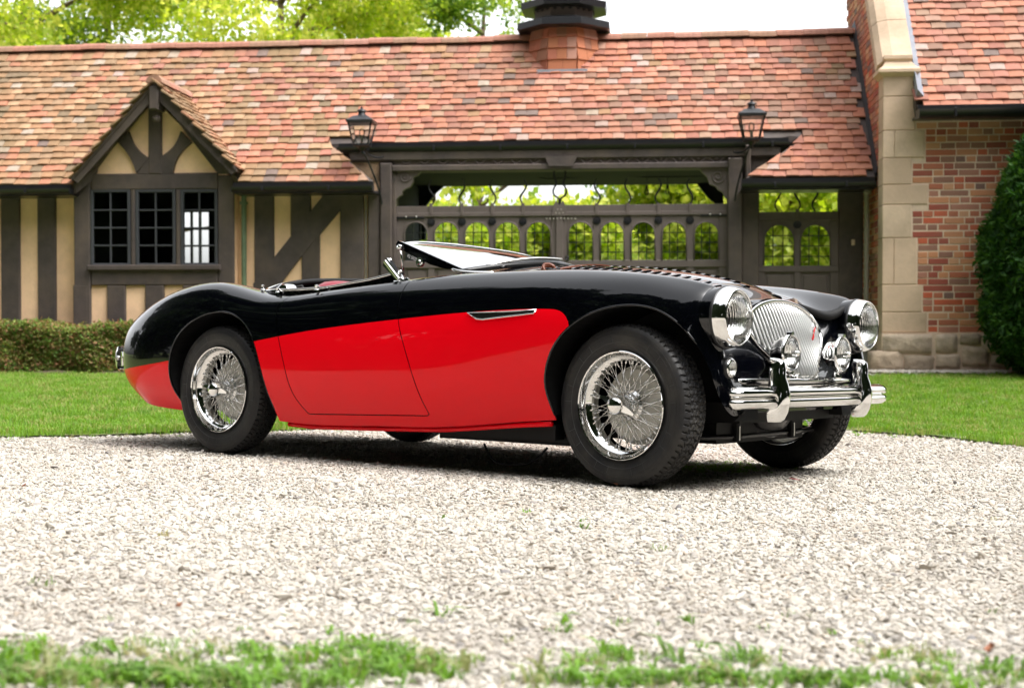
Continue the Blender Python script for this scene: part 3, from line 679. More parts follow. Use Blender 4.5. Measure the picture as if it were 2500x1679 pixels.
# -- the gateway bay: posts, lintel, carved fascia, brackets
GWF = .02
beam(866, 893, 372, 800, GWF-.10, GWF+.10, 'gate_post'); beam(893, 903, 383, 800, GWF-.04, GWF+.12, 'gate_post')
beam(1660, 1692, 360, 800, GWF-.10, GWF+.10, 'gate_post'); beam(1692, 1730, 415, 800, GWF-.02, GWF+.2, 'timber_post')
beam(1700, 1712, 330, 420, GWF-.12, GWF+.05, 'timber_post')
beam(795, 1780, 342, 356, GWF-.06, GWF+.14, 'timber_beam'); beam(880, 1672, 356, 377, GWF-.02, GWF+.12, 'timber_beam'); beam(893, 1668, 377, 383, GWF-.08, GWF+.14, 'timber_beam')
# carved running scroll on the fascia
for (xa, xb) in ((905, 1240), (1316, 1655)):
    n = int((xb-xa)/39); mb = MB()
    for k in range(n):
        x0 = xa+(xb-xa)*k/n; x1 = xa+(xb-xa)*(k+1)/n; pts = []
        for i in range(13):
            t = i/12; x = x0+(x1-x0)*t; y = 366.5-7.5*math.cos(2*PI*t)
            s_, z_ = bd(x, y, GWF-.03); pts.append((s_, GWF-.026, z_))
        mb.tube(pts, .011, 5)
        mb.lathe([(0, -.02), (.012, -.016), (.02, 0)], 10, 'y', T=Matrix.Translation((*bd((x0+x1)/2, 372, GWF-.02)[:1], GWF-.022, bd((x0+x1)/2, 362, GWF-.02)[1])))
    mb.build('carved_scroll', M['gate_paint'], gh, smooth=True)
MB().prism([bd(*p, GWF-.1) for p in ((1242, 356), (1316, 356), (1306, 379), (1252, 379))], GWF-.10, GWF-.02).build('key_block', M['timber'], gh)
# soffit / end boards beside the raised eave
slant([(757, 332), (900, 332), (900, 400), (852, 420)], .0, .04, 'timber_board'); slant([(1660, 340), (1800, 310), (1820, 312), (1702, 405), (1660, 405)], .02, .06, 'timber_board')
def cg(x, y): return ((x/3.8917+900)/K, (y/3.8917+380)/K)
def cr_(x, y): return ((x/2.8+1500)/K, (y/2.8+200)/K)
def bracket(P):
    C = curve(P, 40); return [tuple(p) for p in C]
lb = [(230, 225), (330, 120), (520, 120), (450, 210), (415, 260), (400, 320), (330, 345), (320, 385), (265, 425), (215, 490)]
o = MB().prism([bd(*cg(*p), GWF) for p in [(215, 490), (215, 235), (325, 122), (520, 122), (470, 190), (425, 205), (425, 255), (395, 300), (345, 320), (320, 345), (322, 372), (290, 390), (262, 425)]], GWF-.03, GWF+.05).build('scroll_bracket', M['gate_paint'], gh)
MB().tube([(bd(*cg(350+55*math.cos(a)*q, 205+52*math.sin(a)*q), GWF)[0], GWF-.035, bd(*cg(350+55*math.cos(a)*q, 205+52*math.sin(a)*q), GWF)[1]) for a, q in [(t/24*9.5, 1-t/30) for t in range(25)]], .009, 5).build('carved_scroll', M['gate_paint'], gh, smooth=True)
o = MB().prism([bd(*cr_(*p), GWF) for p in [(565, 575), (735, 570), (805, 660), (805, 830), (755, 790), (740, 755), (710, 740), (690, 715), (650, 700), (632, 650), (600, 620)]], GWF-.03, GWF+.05).build('scroll_bracket', M['gate_paint'], gh)
MB().tube([(bd(*cr_(705+48*math.cos(a)*q, 650+48*math.sin(a)*q), GWF)[0], GWF-.035, bd(*cr_(705+48*math.cos(a)*q, 650+48*math.sin(a)*q), GWF)[1]) for a, q in [(t/24*9.5, 1-t/30) for t in range(25)]], .009, 5).build('carved_scroll', M['gate_paint'], gh, smooth=True)
# passage behind: ceiling, back beam and back brackets, side walls
BKW = 2.3
s0 = bs(893, .15); s1 = bs(1985, .15)
zc = bd(1260, 383, .15)[1]
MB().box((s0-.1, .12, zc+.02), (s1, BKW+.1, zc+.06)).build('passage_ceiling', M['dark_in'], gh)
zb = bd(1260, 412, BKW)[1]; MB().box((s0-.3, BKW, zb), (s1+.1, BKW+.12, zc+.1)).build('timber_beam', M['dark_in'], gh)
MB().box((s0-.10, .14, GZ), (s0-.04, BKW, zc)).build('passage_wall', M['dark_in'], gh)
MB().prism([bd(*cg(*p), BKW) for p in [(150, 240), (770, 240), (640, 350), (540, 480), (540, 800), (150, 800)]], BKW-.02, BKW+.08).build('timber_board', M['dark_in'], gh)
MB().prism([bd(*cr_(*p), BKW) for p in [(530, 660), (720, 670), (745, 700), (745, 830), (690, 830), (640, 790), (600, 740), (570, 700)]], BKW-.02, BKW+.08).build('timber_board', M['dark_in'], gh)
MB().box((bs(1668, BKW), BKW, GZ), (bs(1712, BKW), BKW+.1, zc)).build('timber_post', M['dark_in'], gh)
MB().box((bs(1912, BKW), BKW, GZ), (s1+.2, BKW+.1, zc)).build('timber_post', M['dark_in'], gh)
# house number plate by the side door
beam(1942, 1950, 546, 559, -.02, .0, 'door_plate', m='stone')
# interior box behind the window bay with a lit far window
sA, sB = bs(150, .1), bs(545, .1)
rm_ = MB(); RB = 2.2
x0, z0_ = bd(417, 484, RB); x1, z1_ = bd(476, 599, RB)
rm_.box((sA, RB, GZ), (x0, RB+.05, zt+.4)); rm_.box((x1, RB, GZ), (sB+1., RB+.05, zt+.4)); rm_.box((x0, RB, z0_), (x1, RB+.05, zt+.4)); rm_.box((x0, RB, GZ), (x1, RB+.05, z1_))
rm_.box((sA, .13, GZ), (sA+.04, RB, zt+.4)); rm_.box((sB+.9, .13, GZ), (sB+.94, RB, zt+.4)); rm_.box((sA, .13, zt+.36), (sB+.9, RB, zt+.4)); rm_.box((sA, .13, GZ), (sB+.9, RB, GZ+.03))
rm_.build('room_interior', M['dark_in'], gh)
bwm = MB()
for x_ in (x0+(x1-x0)*k/3 for k in (1, 2)): bwm.box((x_-.014, RB-.01, z1_), (x_+.014, RB+.03, z0_))
for z_ in (z1_+(z0_-z1_)*k/3 for k in (1, 2)): bwm.box((x0, RB-.01, z_-.012), (x1, RB+.03, z_+.012))
bwm.build('back_window', M['frame_paint'], gh)
# the wall needs its own opening behind the bay: front wall pieces only left and right of it
# ============================== wooden gates in the gateway
def gate(name, label, bays, x0, x1, ytop, ybot, W, arch_top, arch_bot, spring, scrolls, bosses, yrail2, mname='gate_paint', studs=()):
    root = frameat(name); tag(root, label, 'gate'); W1 = W+.055; Mt = M[mname]
    def B(px0, px1, py0, py1, nm, w0=W, w1=W1, ch=.006, par=root, m=None):
        s0, z1 = bd(px0, py0, W); s1, z0 = bd(px1, py1, W); return MB().box((s0, w0, z0), (s1, w1, z1), ch).build(nm, m or Mt, par)
    B(x0, x1, ytop, ytop+15, 'top_rail', W-.012); B(x0, x1, ytop+15, ytop+19, 'moulding', W-.02)
    B(x0, x1, arch_bot, arch_bot+14, 'middle_rail', W-.008); B(x0, x1, ybot-16, ybot, 'bottom_rail', W-.008)
    edges = [x0]+[v for b in bays for v in b]+[x1]
    for i in range(0, len(edges), 2):
        a, b = edges[i], edges[i+1]
        B(a, b, ytop+19, arch_bot, 'stile')
        B(a, b, arch_bot+14, ybot-16, 'stile')
        if a != x0 and b != x1 and b-a < 30: B((a+b)/2-4, (a+b)/2+4, ytop-7, ytop+19, 'picket', W-.024, W-.010, .004)
    for (a, b) in bays:
        c = (a+b)/2; rr = (b-a)/2; P = [bd(c+rr*math.cos(t), spring-(spring-arch_top)*math.sin(t), W) for t in np.linspace(PI, 0, 15)]
        sa_, zt_ = bd(a, ytop+19, W); sb_, _ = bd(b, ytop+19, W); zt2 = bd((a+b)/2, ytop+19, W)[1]
        MB().prism([(sa_, zt2)]+P+[(sb_, zt2)], W, W1).build('spandrel', Mt, root)
        pth = [(p[0], W-.004, p[1]) for p in [bd(a, arch_bot-1, W)]+P+[bd(b, arch_bot-1, W)]]
        MB().tube(pth, .009, 6).build('arch_moulding', Mt, root, smooth=True)
        gb = MB()
        for k in (1, 2):
            x = a+(b-a)*k/3; gb.box((bd(x, 0, W)[0]-.005, W+.02, bd(x, arch_bot, W)[1]), (bd(x, 0, W)[0]+.005, W+.032, bd(x, spring-(spring-arch_top)*.93, W)[1]))
        for k in range(1, 4):
            y = arch_bot-(arch_bot-arch_top)*k/4+2; gb.box((bd(a, y, W)[0], W+.021, bd(a, y, W)[1]-.005), (bd(b, y, W)[0], W+.031, bd(a, y, W)[1]+.005))
        gb.build('leaded_bar', M['iron'], root)
        MB().prism([bd(a, arch_bot, W)]+P+[bd(b, arch_bot, W)], W+.024, W+.028).build('pane', M['glass'], root)
        s0, z1 = bd(a, arch_bot+14, W); s1, z0 = bd(b, ybot-16, W)
        pn = MB().box((s0, W+.022, z0), (s1, W+.04, z1)); pn.box((s0+.035, W+.010, z0+.035), (s1-.035, W+.024, z1-.035), .012); pn.build('panel', Mt, root)
    for (x, y) in bosses:
        s_, z_ = bd(x, y, W); MB().lathe([(0, -.022), (.022, -.022), (.026, -.012), (.040, -.014), (.046, 0)], 16, 'y', T=Matrix.Translation((s_, W, z_))).build('boss', M['iron'], root, auto=35)
    for (x, ya, yb, ph) in scrolls:
        pts = []
        for i in range(25):
            t = i/24; amp = (7.5 if ph else -7.5)*math.sin(2*PI*t)*(.75+.25*t); q = bd(x+amp, ya+(yb-ya)*t, W); pts.append((q[0], W+.03, q[1]))
        MB().tube(pts, [.013-.004*abs(i/12-1) for i in range(25)], 6).build('scroll_bar', M['iron'], root, smooth=True)
    for (xa, xb, y) in studs:
        s0, z1 = bd(xa, y-4, W); s1, z0 = bd(xb, y+4, W)
        MB().box((s0, W-.018, z0), (s1, W-.004, z1), .003).build('strap_hinge', M['iron'], root)
        for q in (.35, .72): MB().lathe([(0, -.014), (.008, -.012), (.011, 0)], 10, 'y', T=Matrix.Translation((s0+(s1-s0)*q, W-.016, (z0+z1)/2))).build('bolt', M['satin'], root, smooth=True)
    return root
GW = .05
bays = [(922, 975.5), (990.5, 1046), (1060, 1116), (1129, 1185.5), (1200, 1256), (1295.5, 1352), (1369, 1423), (1439.5, 1493.5), (1509.5, 1565), (1583, 1638.5)]
g1 = gate('carriage_gate', 'wide two leaf wooden gate with ten arched leaded lights closing the gateway behind the car', bays, 903, 1660, 471, 800, GW, 506, 595, 534,
     [(983, 410, 468, 0), (1053, 408, 468, 1), (1123, 408, 467, 0), (1193, 408, 466, 1), (1361, 406, 466, 0), (1431, 406, 466, 0), (1501, 406, 465, 1), (1573, 406, 465, 0)],
     [(983, 507), (1053, 506), (1122, 505), (1192, 505), (1361, 503), (1431, 503), (1501, 502), (1573, 502)], 0, studs=((904, 968, 495), (1597, 1660, 489)))
# centre post, crest and studs of the carriage gate
def gb_(px0, px1, py0, py1, w0, w1, nm, m='gate_paint'):
    s0, z1 = bd(px0, py0, GW); s1, z0 = bd(px1, py1, GW); return MB().box((s0, w0, z0), (s1, w1, z1), .005).build(nm, M[m], g1)
gb_(1268, 1284, 488, 800, GW-.02, GW-.004, 'cover_strip')
for sx in (-1, 1):
    pts = [(*bd(1276+sx*x, y, GW),) for x, y in ((11, 385), (12, 405), (8, 418), (14, 430), (12, 445), (3, 452), (3, 470))]
    MB().tube([(p[0], GW+.03, p[1]) for p in curve(pts, 26)], .012, 6).build('scroll_bar', M['iron'], g1, smooth=True)
MB().prism([bd(*p, GW) for p in ((1258, 492), (1262, 470), (1268, 458), (1276, 468), (1284, 458), (1290, 470), (1294, 492))], GW-.03, GW-.012).build('crest', M['gate_paint'], g1)
for x, y in [(1272, 478), (1280, 478), (1268, 486), (1276, 487), (1284, 486)]+[(1246+8.2*k, 499) for k in range(9)]:
    s_, z_ = bd(x, y, GW); MB().lathe([(0, -.012), (.008, -.008), (.011, 0)], 8, 'y', T=Matrix.Translation((s_, GW-.022, z_))).build('bolt', M['downpipe'], g1, smooth=True)
for x in (1262, 1293):
    s_, z_ = bd(x, 589, GW); MB().lathe([(.012, -.006), (.026, -.008), (.026, 0), (.012, 0)], 14, 'y', T=Matrix.Translation((s_, GW-.02, z_)), closed=True).build('ring_handle', M['iron'], g1, smooth=True)
g2 = gate('side_gate', 'narrow wooden pedestrian gate with two arched leaded lights beside the brick house', [(1742, 1811), (1825, 1893)], 1728, 1912, 484, 800, .12, 512, 606, 548,
     [(1775, 420, 482, 1), (1818, 420, 482, 0), (1860, 420, 482, 1)], [(1818, 512)], 0, mname='gate_paint')
beam(1912, 1967, 412, 850, .12, .2, 'timber_board')
# ============================== turret on the ridge
tz0 = bd(1290, 163, 0)[1]
for _ in range(12): TWF = roof_w(tz0); tz0 = bd(1290, 163, TWF)[1]
TC = (bs(1287, TWF+.38, 100), TWF+.38)
tu = frameat('roof_turret'); tag(tu, 'octagonal tile clad ventilation turret with dark louvred cap on the roof ridge', 'turret')
def tzz(y): return bd(1287, y, TC[1]-.3)[1]
def octo(prof, nm, m, n=8, par=tu, th=0): return MB().lathe(prof, n, 'z', T=Matrix.Translation((TC[0], TC[1], 0)) @ Matrix.Rotation(PI/8, 4, 'Z')).build(nm, m, par)
kk = 1/math.cos(PI/8)
yy = [193, 163, 139, 113, 88, 61]; RR = [.41, .405, .415, .405, .39, .37]
octo([(RR[i]*kk*.94, tzz(yy[i])) for i in range(6)], 'turret_body', M['tile_orange'])
r = random.Random(4)
sv_ = MB().box((-.5, -.5, -.5), (.5, .5, .5)); tme = sv_.mesh('turret_tile', M['tile_orange'])
for i in range(5):
    z0, z1 = tzz(yy[i]), tzz(yy[i+1]); ra, rb = RR[i], RR[i+1]
    for f in range(8):
        th = f*PI/4; fw = 2*ra*math.tan(PI/8); n = r.choice((2, 3, 3)); cuts = sorted([0, 1]+[(j+r.uniform(-.12, .12))/n for j in range(1, n)])
        for a, b in zip(cuts[:-1], cuts[1:]):
            w_ = (b-a)*fw; t0 = (a+b)/2*fw-fw/2; h = z1-z0; tilt = math.atan2(ra+.016-rb, h)
            Mx = Matrix.Translation((TC[0], TC[1], 0)) @ Matrix.Rotation(th, 4, 'Z') @ Matrix.Translation((t0, -(ra+rb)/2-.006-r.uniform(0, .004), (z0+z1)/2+r.uniform(-.003, .003))) @ Matrix.Rotation(-tilt, 4, 'X') @ Matrix.Diagonal((w_-.004, .018, h*1.06, 1))
            o = obj('turret_tile', tme, tu); o.matrix_local = Mx
octo([(.34*kk, tzz(66)), (.52*kk, tzz(66)), (.55*kk, tzz(64)), (.545*kk, tzz(49)), (.36*kk, tzz(38)), (.34*kk, tzz(37)), (.34*kk, tzz(66))], 'turret_skirt', M['iron'])
octo([(.345*kk, tzz(40)), (.345*kk, tzz(-4))], 'turret_drum', M['gate_paint'])
for f in range(8):
    th = f*PI/4
    for t in (-.09, 0, .09):
        Mx = Matrix.Translation((TC[0], TC[1], tzz(19))) @ Matrix.Rotation(th, 4, 'Z') @ Matrix.Translation((t, -.349, 0))
        o = MB().lathe([(0, -.004), (.016, -.004), (.02, -.008), (.024, 0)], 12, 'y').build('vent_hole', M['iron'], tu); o.matrix_local = Mx
octo([(.30*kk, tzz(18)), (.50*kk, tzz(17)), (.51*kk, tzz(2)), (.33*kk, tzz(-8)), (.2, tzz(-40)), (0, tzz(-90))], 'turret_cap', M['iron'])
MB().box((TC[0]-.30, TWF-.06, tz0-.03), (TC[0]+.30, TWF+.05, tz0+.015)).build('lead_flashing', M['lead'], tu)
# ============================== brick house at the right
bh = frameat('brick_house'); tag(bh, 'red brick house with pale stone quoins and clay tile roof at the right', 'building')
def sy(y): return bp(2300, y, BFW)[1]
rS = bp(2780, 500, BFW)[0]
zk = bp(2180, 186, BFW)[1]; zbase = bp(2300, 812, BFW)[1]; zgut = sy(296)
mw = MB(); mw.box((cS+.02, BFW+.0045, .0), (rS, BFW+.3, zgut+.15)); mw.build('brick_wall', M['mortar'], bh)
bwall = bh.children[-1] if bh.children else None
# side wall (gable end) polygon in (w,z)
rsl = math.radians(52); RW0 = BFW-.22; RZ0 = bp(2400, 262, RW0)[1]
kz = bp(2180, 186, BFW)[1]
poly = [(BFW+.012, 0), (BFW+.012, kz), (BFW+.10, kz+.08), (BFW+2.6, kz+.08+2.5*math.tan(rsl)), (BFW+2.6, 0)]
def sideprism(pl, s0, s1, nm, m, par=bh):
    n = len(pl); v = [(s0, a, b) for a, b in pl]+[(s1, a, b) for a, b in pl]
    return MB().add(v, [tuple(range(n)), tuple(range(2*n-1, n-1, -1))]+[(i, i+n, (i+1) % n+n, (i+1) % n) for i in range(n)]).build(nm, m, par)
sideprism(poly, cS+.012, cS+.32, 'gable_wall', M['mortar'])
r = random.Random(21); bme = MB().box((-.5, -.5, -.5), (.5, .5, .5), .06).mesh('brick', M['brick'])
RH = bp(2300, 500, BFW)[1]-bp(2300, 516.6, BFW)[1]
quo = [(186, 236, 2231), (236, 319, 2234), (319, 386, 2257), (386, 451, 2225), (451, 500, 2265), (500, 581, 2226), (581, 695, 2239), (695, 762, 2252), (762, 812, 2265)]
jn = {2: 2183, 6: 2183}
for i, (ya, yb, xr) in enumerate(quo):
    za, zb = bp(2180, ya, BFW)[1], bp(2180, yb, BFW)[1]; sr = bp(xr, 500, BFW)[0]
    parts_ = [(cS, sr)] if i not in jn else [(cS, bp(jn[i], 500, BFW)[0]), (bp(jn[i], 500, BFW)[0], sr)]
    for j, (a, b) in enumerate(parts_):
        MB().box((a if j else cS-.004, BFW-.008, zb+.003), (b-.003, BFW+.26 if j == 0 else BFW+.1, za-.003), .006).build('quoin', M['stone'], bh)
def qright(z):
    for (ya, yb, xr) in quo:
        if bp(2180, yb, BFW)[1] <= z+.012: return bp(xr, 500, BFW)[0] if z < bp(2180, ya, BFW)[1] else cS
    return bp(2265, 500, BFW)[0]
z = zbase+RH*.5; nb = 0; row = 0
bricks = []
while z < zgut+.02:
    s = max(qright(z-RH*.3), qright(z+RH*.3))+.012; 
    while s < rS:
        L = r.choice((.095, .095, .20, .20, .20, .30) if row % 2 == 0 else (.095, .095, .095, .14, .20)); bricks.append((s+L/2, z, L)); s += L+.011
    z += RH; row += 1
print('bricks', len(bricks), 'course', RH)
vis = sorted(bricks, key=lambda b: b[0] > bp(2510, 500, BFW)[0]); bm_ = MB(); n_ = 0
for (s, z, L) in vis:
    if n_ < 300 and s < bp(2520, 500, BFW)[0]:
        o = obj('brick', bme, bh, (s, BFW+.03+r.uniform(-.003, .003), z+r.uniform(-.002, .002)), (0, r.uniform(-.008, .008), 0), (L, .06, RH-.0125)); n_ += 1
    else: bm_.box((s-L/2, BFW, z-RH/2+.006), (s+L/2, BFW+.04, z+RH/2-.006), .004, r.random())
# bricks of the gable end, seen edge on: one joined part
z = zbase+RH*.5; row = 0; T0 = math.tan(rsl)
ztop = kz+.08+2.4*T0
while z < ztop:
    wmin = BFW+.26 if z < kz else BFW+.10+(z-kz-.08)/T0+.16
    w_ = wmin+(.05 if row % 2 else 0)
    while w_ < BFW+2.5:
        L = r.choice((.095, .20, .20)); a, b = cS-.0+.004, cS+.03; bm_.box((a, w_, z-RH/2+.006), (b, w_+L, z+RH/2-.006), 0, r.random()); w_ += L+.011
    z += RH; row += 1
o = bm_.build('bricks_field', M['brick'], bh); tag(o, kind='stuff')
# rough stone plinth
r = random.Random(3)
def rough_stone(s0, s1, z0, z1, w0, w1, sd, par=bh, nm='plinth_stone'):
    bm = bmesh.new(); bmesh.ops.create_cube(bm, size=1); bmesh.ops.subdivide_edges(bm, edges=bm.edges, cuts=3, use_grid_fill=True); q = random.Random(sd)
    for v in bm.verts:
        c = v.co; f = 1-.05*(abs(c.x)*2)**8*(abs(c.z)*2)**3
        v.co = Vector(((s0+s1)/2+c.x*(s1-s0)*f+q.uniform(-.006, .006), (w0+w1)/2+c.y*(w1-w0)+q.uniform(-.012, .012)-.018*(1-(2*c.x)**6)*(1-(2*c.z)**6)*(c.y < 0), (z0+z1)/2+c.z*(z1-z0)*f+q.uniform(-.006, .006)))
    me = bpy.data.meshes.new(nm); bm.to_mesh(me); bm.free(); me.materials.append(M['fieldstone']); me.polygons.foreach_set('use_smooth', np.ones(len(me.polygons), dtype=bool)); return obj(nm, me, par)
def cz_(x, y): return (x/3.136+2000, y/3.136+450)
for i, (xa, xb, ya, yb) in enumerate(((395, 640, 1270, 1450), (480, 865, 1140, 1300), (640, 880, 1305, 1430), (885, 1060, 1142, 1290), (885, 1080, 1295, 1410), (1070, 1240, 1142, 1230), (1085, 1300, 1235, 1400), (1245, 1470, 1142, 1290), (1305, 1560, 1295, 1400), (1475, 1720, 1142, 1290), (1565, 1800, 1295, 1400))):
    a, b = cz_(xa, ya), cz_(xb, yb); s0, z1 = bp(*a, BFW-.03); s1, z0 = bp(*b, BFW-.03)
    rough_stone(s0+.006, s1-.006, max(z0, -.02)+.004, z1-.006, BFW-.05, BFW+.25, i)
for k in range(5): rough_stone(cS-.03, cS+.2, .0+.0, zbase-.01, BFW+.27+k*.4, BFW+.65+k*.4, 40+k)
MB().box((cS-.01, BFW-.035, -.1), (rS, BFW+.3, zbase-.004)).build('plinth_mortar', M['mortar'], bh)
# kneeler, parapet and coping
def shapeb(lv, nm, m, ns=1):                                # stacked rectangles (z, s0, s1, w0, w1)
    v = []
    for (z, a, b, c, d) in lv: v += [(a, c, z), (b, c, z), (b, d, z), (a, d, z)]
    f = [(3, 2, 1, 0), tuple(4*(len(lv)-1)+k for k in range(4))]
    for i in range(len(lv)-1):
        for k in range(4): f.append((4*i+k, 4*i+(k+1) % 4, 4*i+4+(k+1) % 4, 4*i+4+k))
    return MB().add(v, f).build(nm, m, bh)
k0 = kz; sq = bp(2231, 300, BFW)[0]
zz = lambda y: bp(2200, y, BFW)[1]
shapeb([(zz(188), cS-.005, sq, BFW-.01, BFW+.3), (zz(184), cS-.03, sq+.03, BFW-.04, BFW+.3), (zz(178), cS-.06, sq+.055, BFW-.07, BFW+.3), (zz(171), cS-.06, sq+.06, BFW-.07, BFW+.3),
        (zz(163), cS-.01, sq+.01, BFW-.03, BFW+.35), (zz(150), cS+.02, sq-.03, BFW, BFW+.4), (zz(144), cS+.0, sq-.02, BFW-.02, BFW+.4), (zz(136), cS-.0, sq-.02, BFW-.02, BFW+.4)], 'kneeler_stone', M['stone'])
cw0, cz0 = BFW+.06, zz(150); Lc = 4.2; r = random.Random(8); d_ = 0
cosr, sinr = math.cos(rsl), math.sin(rsl)
while d_ < Lc:
    L = .62; e = d_+L-.008
    def cprof(dd): 
        w_, z_ = cw0+dd*cosr, cz0+dd*sinr; nx, nz = -sinr, cosr
        return w_, z_, nx, nz
    v = []
    for dd in (d_, e):
        w_, z_, nx, nz = cprof(dd)
        for (ds, h) in ((-.05, -.16), (-.05, -.04), (0.0, .02), (.10, .05), (.30, .05), (.30, -.16)): v.append((cS+ds, w_+nx*h, z_+nz*h))
    MB().add(v, [(5, 4, 3, 2, 1, 0), (6, 7, 8, 9, 10, 11)]+[(i, (i+1) % 6, (i+1) % 6+6, i+6) for i in range(6)]).build('coping_stone', M['stone'], bh)
    d_ += L
# a stone band further back and the lead flashing beside the tiles
fl0 = cS+.30
v = []
for dd in (.12, Lc):
    w_, z_ = RW0+.02+dd*cosr, RZ0+dd*sinr
    for (ds, h) in ((0, .02), (0, .15), (.085, .04), (.085, .02)): v.append((fl0+ds, w_-sinr*h, z_+cosr*h))
MB().add(v, [(0, 1, 5, 4), (1, 2, 6, 5), (2, 3, 7, 6), (3, 0, 4, 7), (0, 3, 2, 1), (4, 5, 6, 7)]).build('lead_flashing', M['lead'], bh)
# roof of the brick house
rs0 = fl0+.06; rw = rS-rs0+.4
rs1 = rs0-.06; deckv = [(rs1, RW0+.06, RZ0+.03), (rs0+rw, RW0, RZ0), (rs0+rw, RW0+4.2*cosr, RZ0+4.2*sinr), (rs1, RW0+4.2*cosr, RZ0+4.2*sinr)]
v = deckv+[(a, b+.06, c-.1) for a, b, c in deckv]
broof = MB().add(v, [(0, 1, 2, 3), (7, 6, 5, 4), (0, 4, 5, 1), (1, 5, 6, 2), (2, 6, 7, 3), (3, 7, 4, 0)]).build('roof', M['timber'], bh)
def vw2(p):
    x, y = BO[0]+p[0]*ca-p[1]*sa, BO[1]+p[0]*sa+p[1]*ca; vx = x/y*F+1250; vy = 775-(p[2]-CAMZ)/y*F; return (0 if (vx < 2510 and vy > -10) else 50)+math.hypot(x, y)
print('right tiles', tiles_on(broof, (rs0, RW0, RZ0), (1, 0, 0), (0, cosr, sinr), {'box': (0, rw, -.03, 2.6), 'in': lambda u, v: True}, .155, .110, 'tile', 300, vw2, 17))
gutter(bp(2237, 275, RW0)[0], rS+.3, RW0-.09, RZ0-.03, .095, bh)
MB().tube([(cS+.30+.03, RW0-.0, RZ0-.03), (cS+.33, RW0+.45, RZ0+.45*T0*.0+.1)], .02, 6).build('gutter_bracket', M['iron'], bh)
# lead flashing where the long roof dies into the gable end
v = []
for z in (EZ-.03, RZ+.05):
    w_ = roof_w(z)
    for (ds, dz) in ((-.03, .03), (.0, .10), (.02, .10), (.02, .0)): v.append((cS+ds, w_-.03, z+dz))
MB().add(v, [(0, 1, 5, 4), (1, 2, 6, 5), (2, 3, 7, 6), (3, 0, 4, 7)]).build('step_flashing', M['iron'], gh)
# ============================== lanterns
def lantern(px, y0, y1, label, sgn, post_px, by):
    W = -.42; s_, zt_ = bd(px, y0, W); zb_ = bd(px, y1, W)[1]; H = zt_-zb_
    root = frameat('wall_lantern', s_, W, 0); root.location = (BO[0]+s_*ca-W*sa, BO[1]+s_*sa+W*ca, zb_); tag(root, label, 'lantern', 'black lanterns on the gate posts')
    q = lambda f: f*H
    def sqr(lv, nm, m):
        v = []
        for (z, a) in lv: v += [(-a, -a, z), (a, -a, z), (a, a, z), (-a, a, z)]
        f = [(3, 2, 1, 0), tuple(4*(len(lv)-1)+k for k in range(4))]+[(4*i+k, 4*i+(k+1) % 4, 4*i+4+(k+1) % 4, 4*i+4+k) for i in range(len(lv)-1) for k in range(4)]
        return MB().add(v, f).build(nm, m, root)
    sqr([(q(.14), .055), (q(.17), .085), (q(.20), .085)], 'base', M['iron']); 
    MB().lathe([(0, 0), (.012, q(.0)), (.02, q(.04)), (.012, q(.06)), (.03, q(.10)), (.05, q(.145)), (0, q(.15))], 12, 'z').build('finial', M['iron'], root, auto=40)
    fr = MB()
    for a, b in ((-1, -1), (1, -1), (1, 1), (-1, 1)): fr.tube([(a*.08, b*.08, q(.19)), (a*.128, b*.128, q(.64))], .0085, 4)
    fr.build('frame', M['iron'], root)
    for (nx, ny) in ((0, -1), (1, 0), (0, 1), (-1, 0)):
        a, b = .078, .124; v = [(-a, -a, q(.2)), (a, -a, q(.2)), (b, -b, q(.64)), (-b, -b, q(.64))]; an = math.atan2(nx, -ny)
        MB().add([Matrix.Rotation(an, 4, 'Z') @ Vector(p) for p in v], [(0, 1, 2, 3)]).build('pane', M['glass'], root)
    sqr([(q(.63), .13), (q(.64), .145), (q(.69), .15), (q(.70), .14), (q(.78), .085), (q(.80), .06)], 'hood', M['iron'])
    MB().lathe([(.05, q(.79)), (.04, q(.84)), (.036, q(.89)), (.055, q(.895)), (.05, q(.92)), (.02, q(.95)), (.01, q(.965)), (.016, q(.985)), (0, q(1))], 14, 'z').build('chimney', M['iron'], root, auto=40)
    MB().lathe([(.016, q(.2)), (.016, q(.34)), (.022, q(.35)), (.034, q(.43)), (.03, q(.50)), (0, q(.55))], 12, 'z').build('bulb', M['bulb'], root, smooth=True)
    MB().tube([(0, 0, q(.2)), (0, 0, q(.36))], .014, 8).build('burner', M['satin'], root)
    ps = bd(post_px, by, -.08); dx = ps[0]-s_
    ar = MB().tube([tuple(p) for p in curve([(0, 0, q(.12)), (dx*.3, .1, q(.02)), (dx*.8, .25, q(-.02)), (dx, .36, q(.02))], 10)], .011, 6)
    ar.tube([tuple(p) for p in curve([(dx*.1, .0, q(.06)), (dx*.55, .16, q(-.35)), (dx*.95, .34, q(-.95)), (dx, .37, q(-1.1))], 12)], .011, 6)
    ar.build('bracket', M['iron'], root, smooth=True); return root
lantern(825, 243, 352, 'black square gas style lantern at the left end of the raised gutter', -1, 872, 352)
lantern(1714, 227, 340, 'black square gas style lantern at the right above the small hipped roof', 1, 1675, 350)
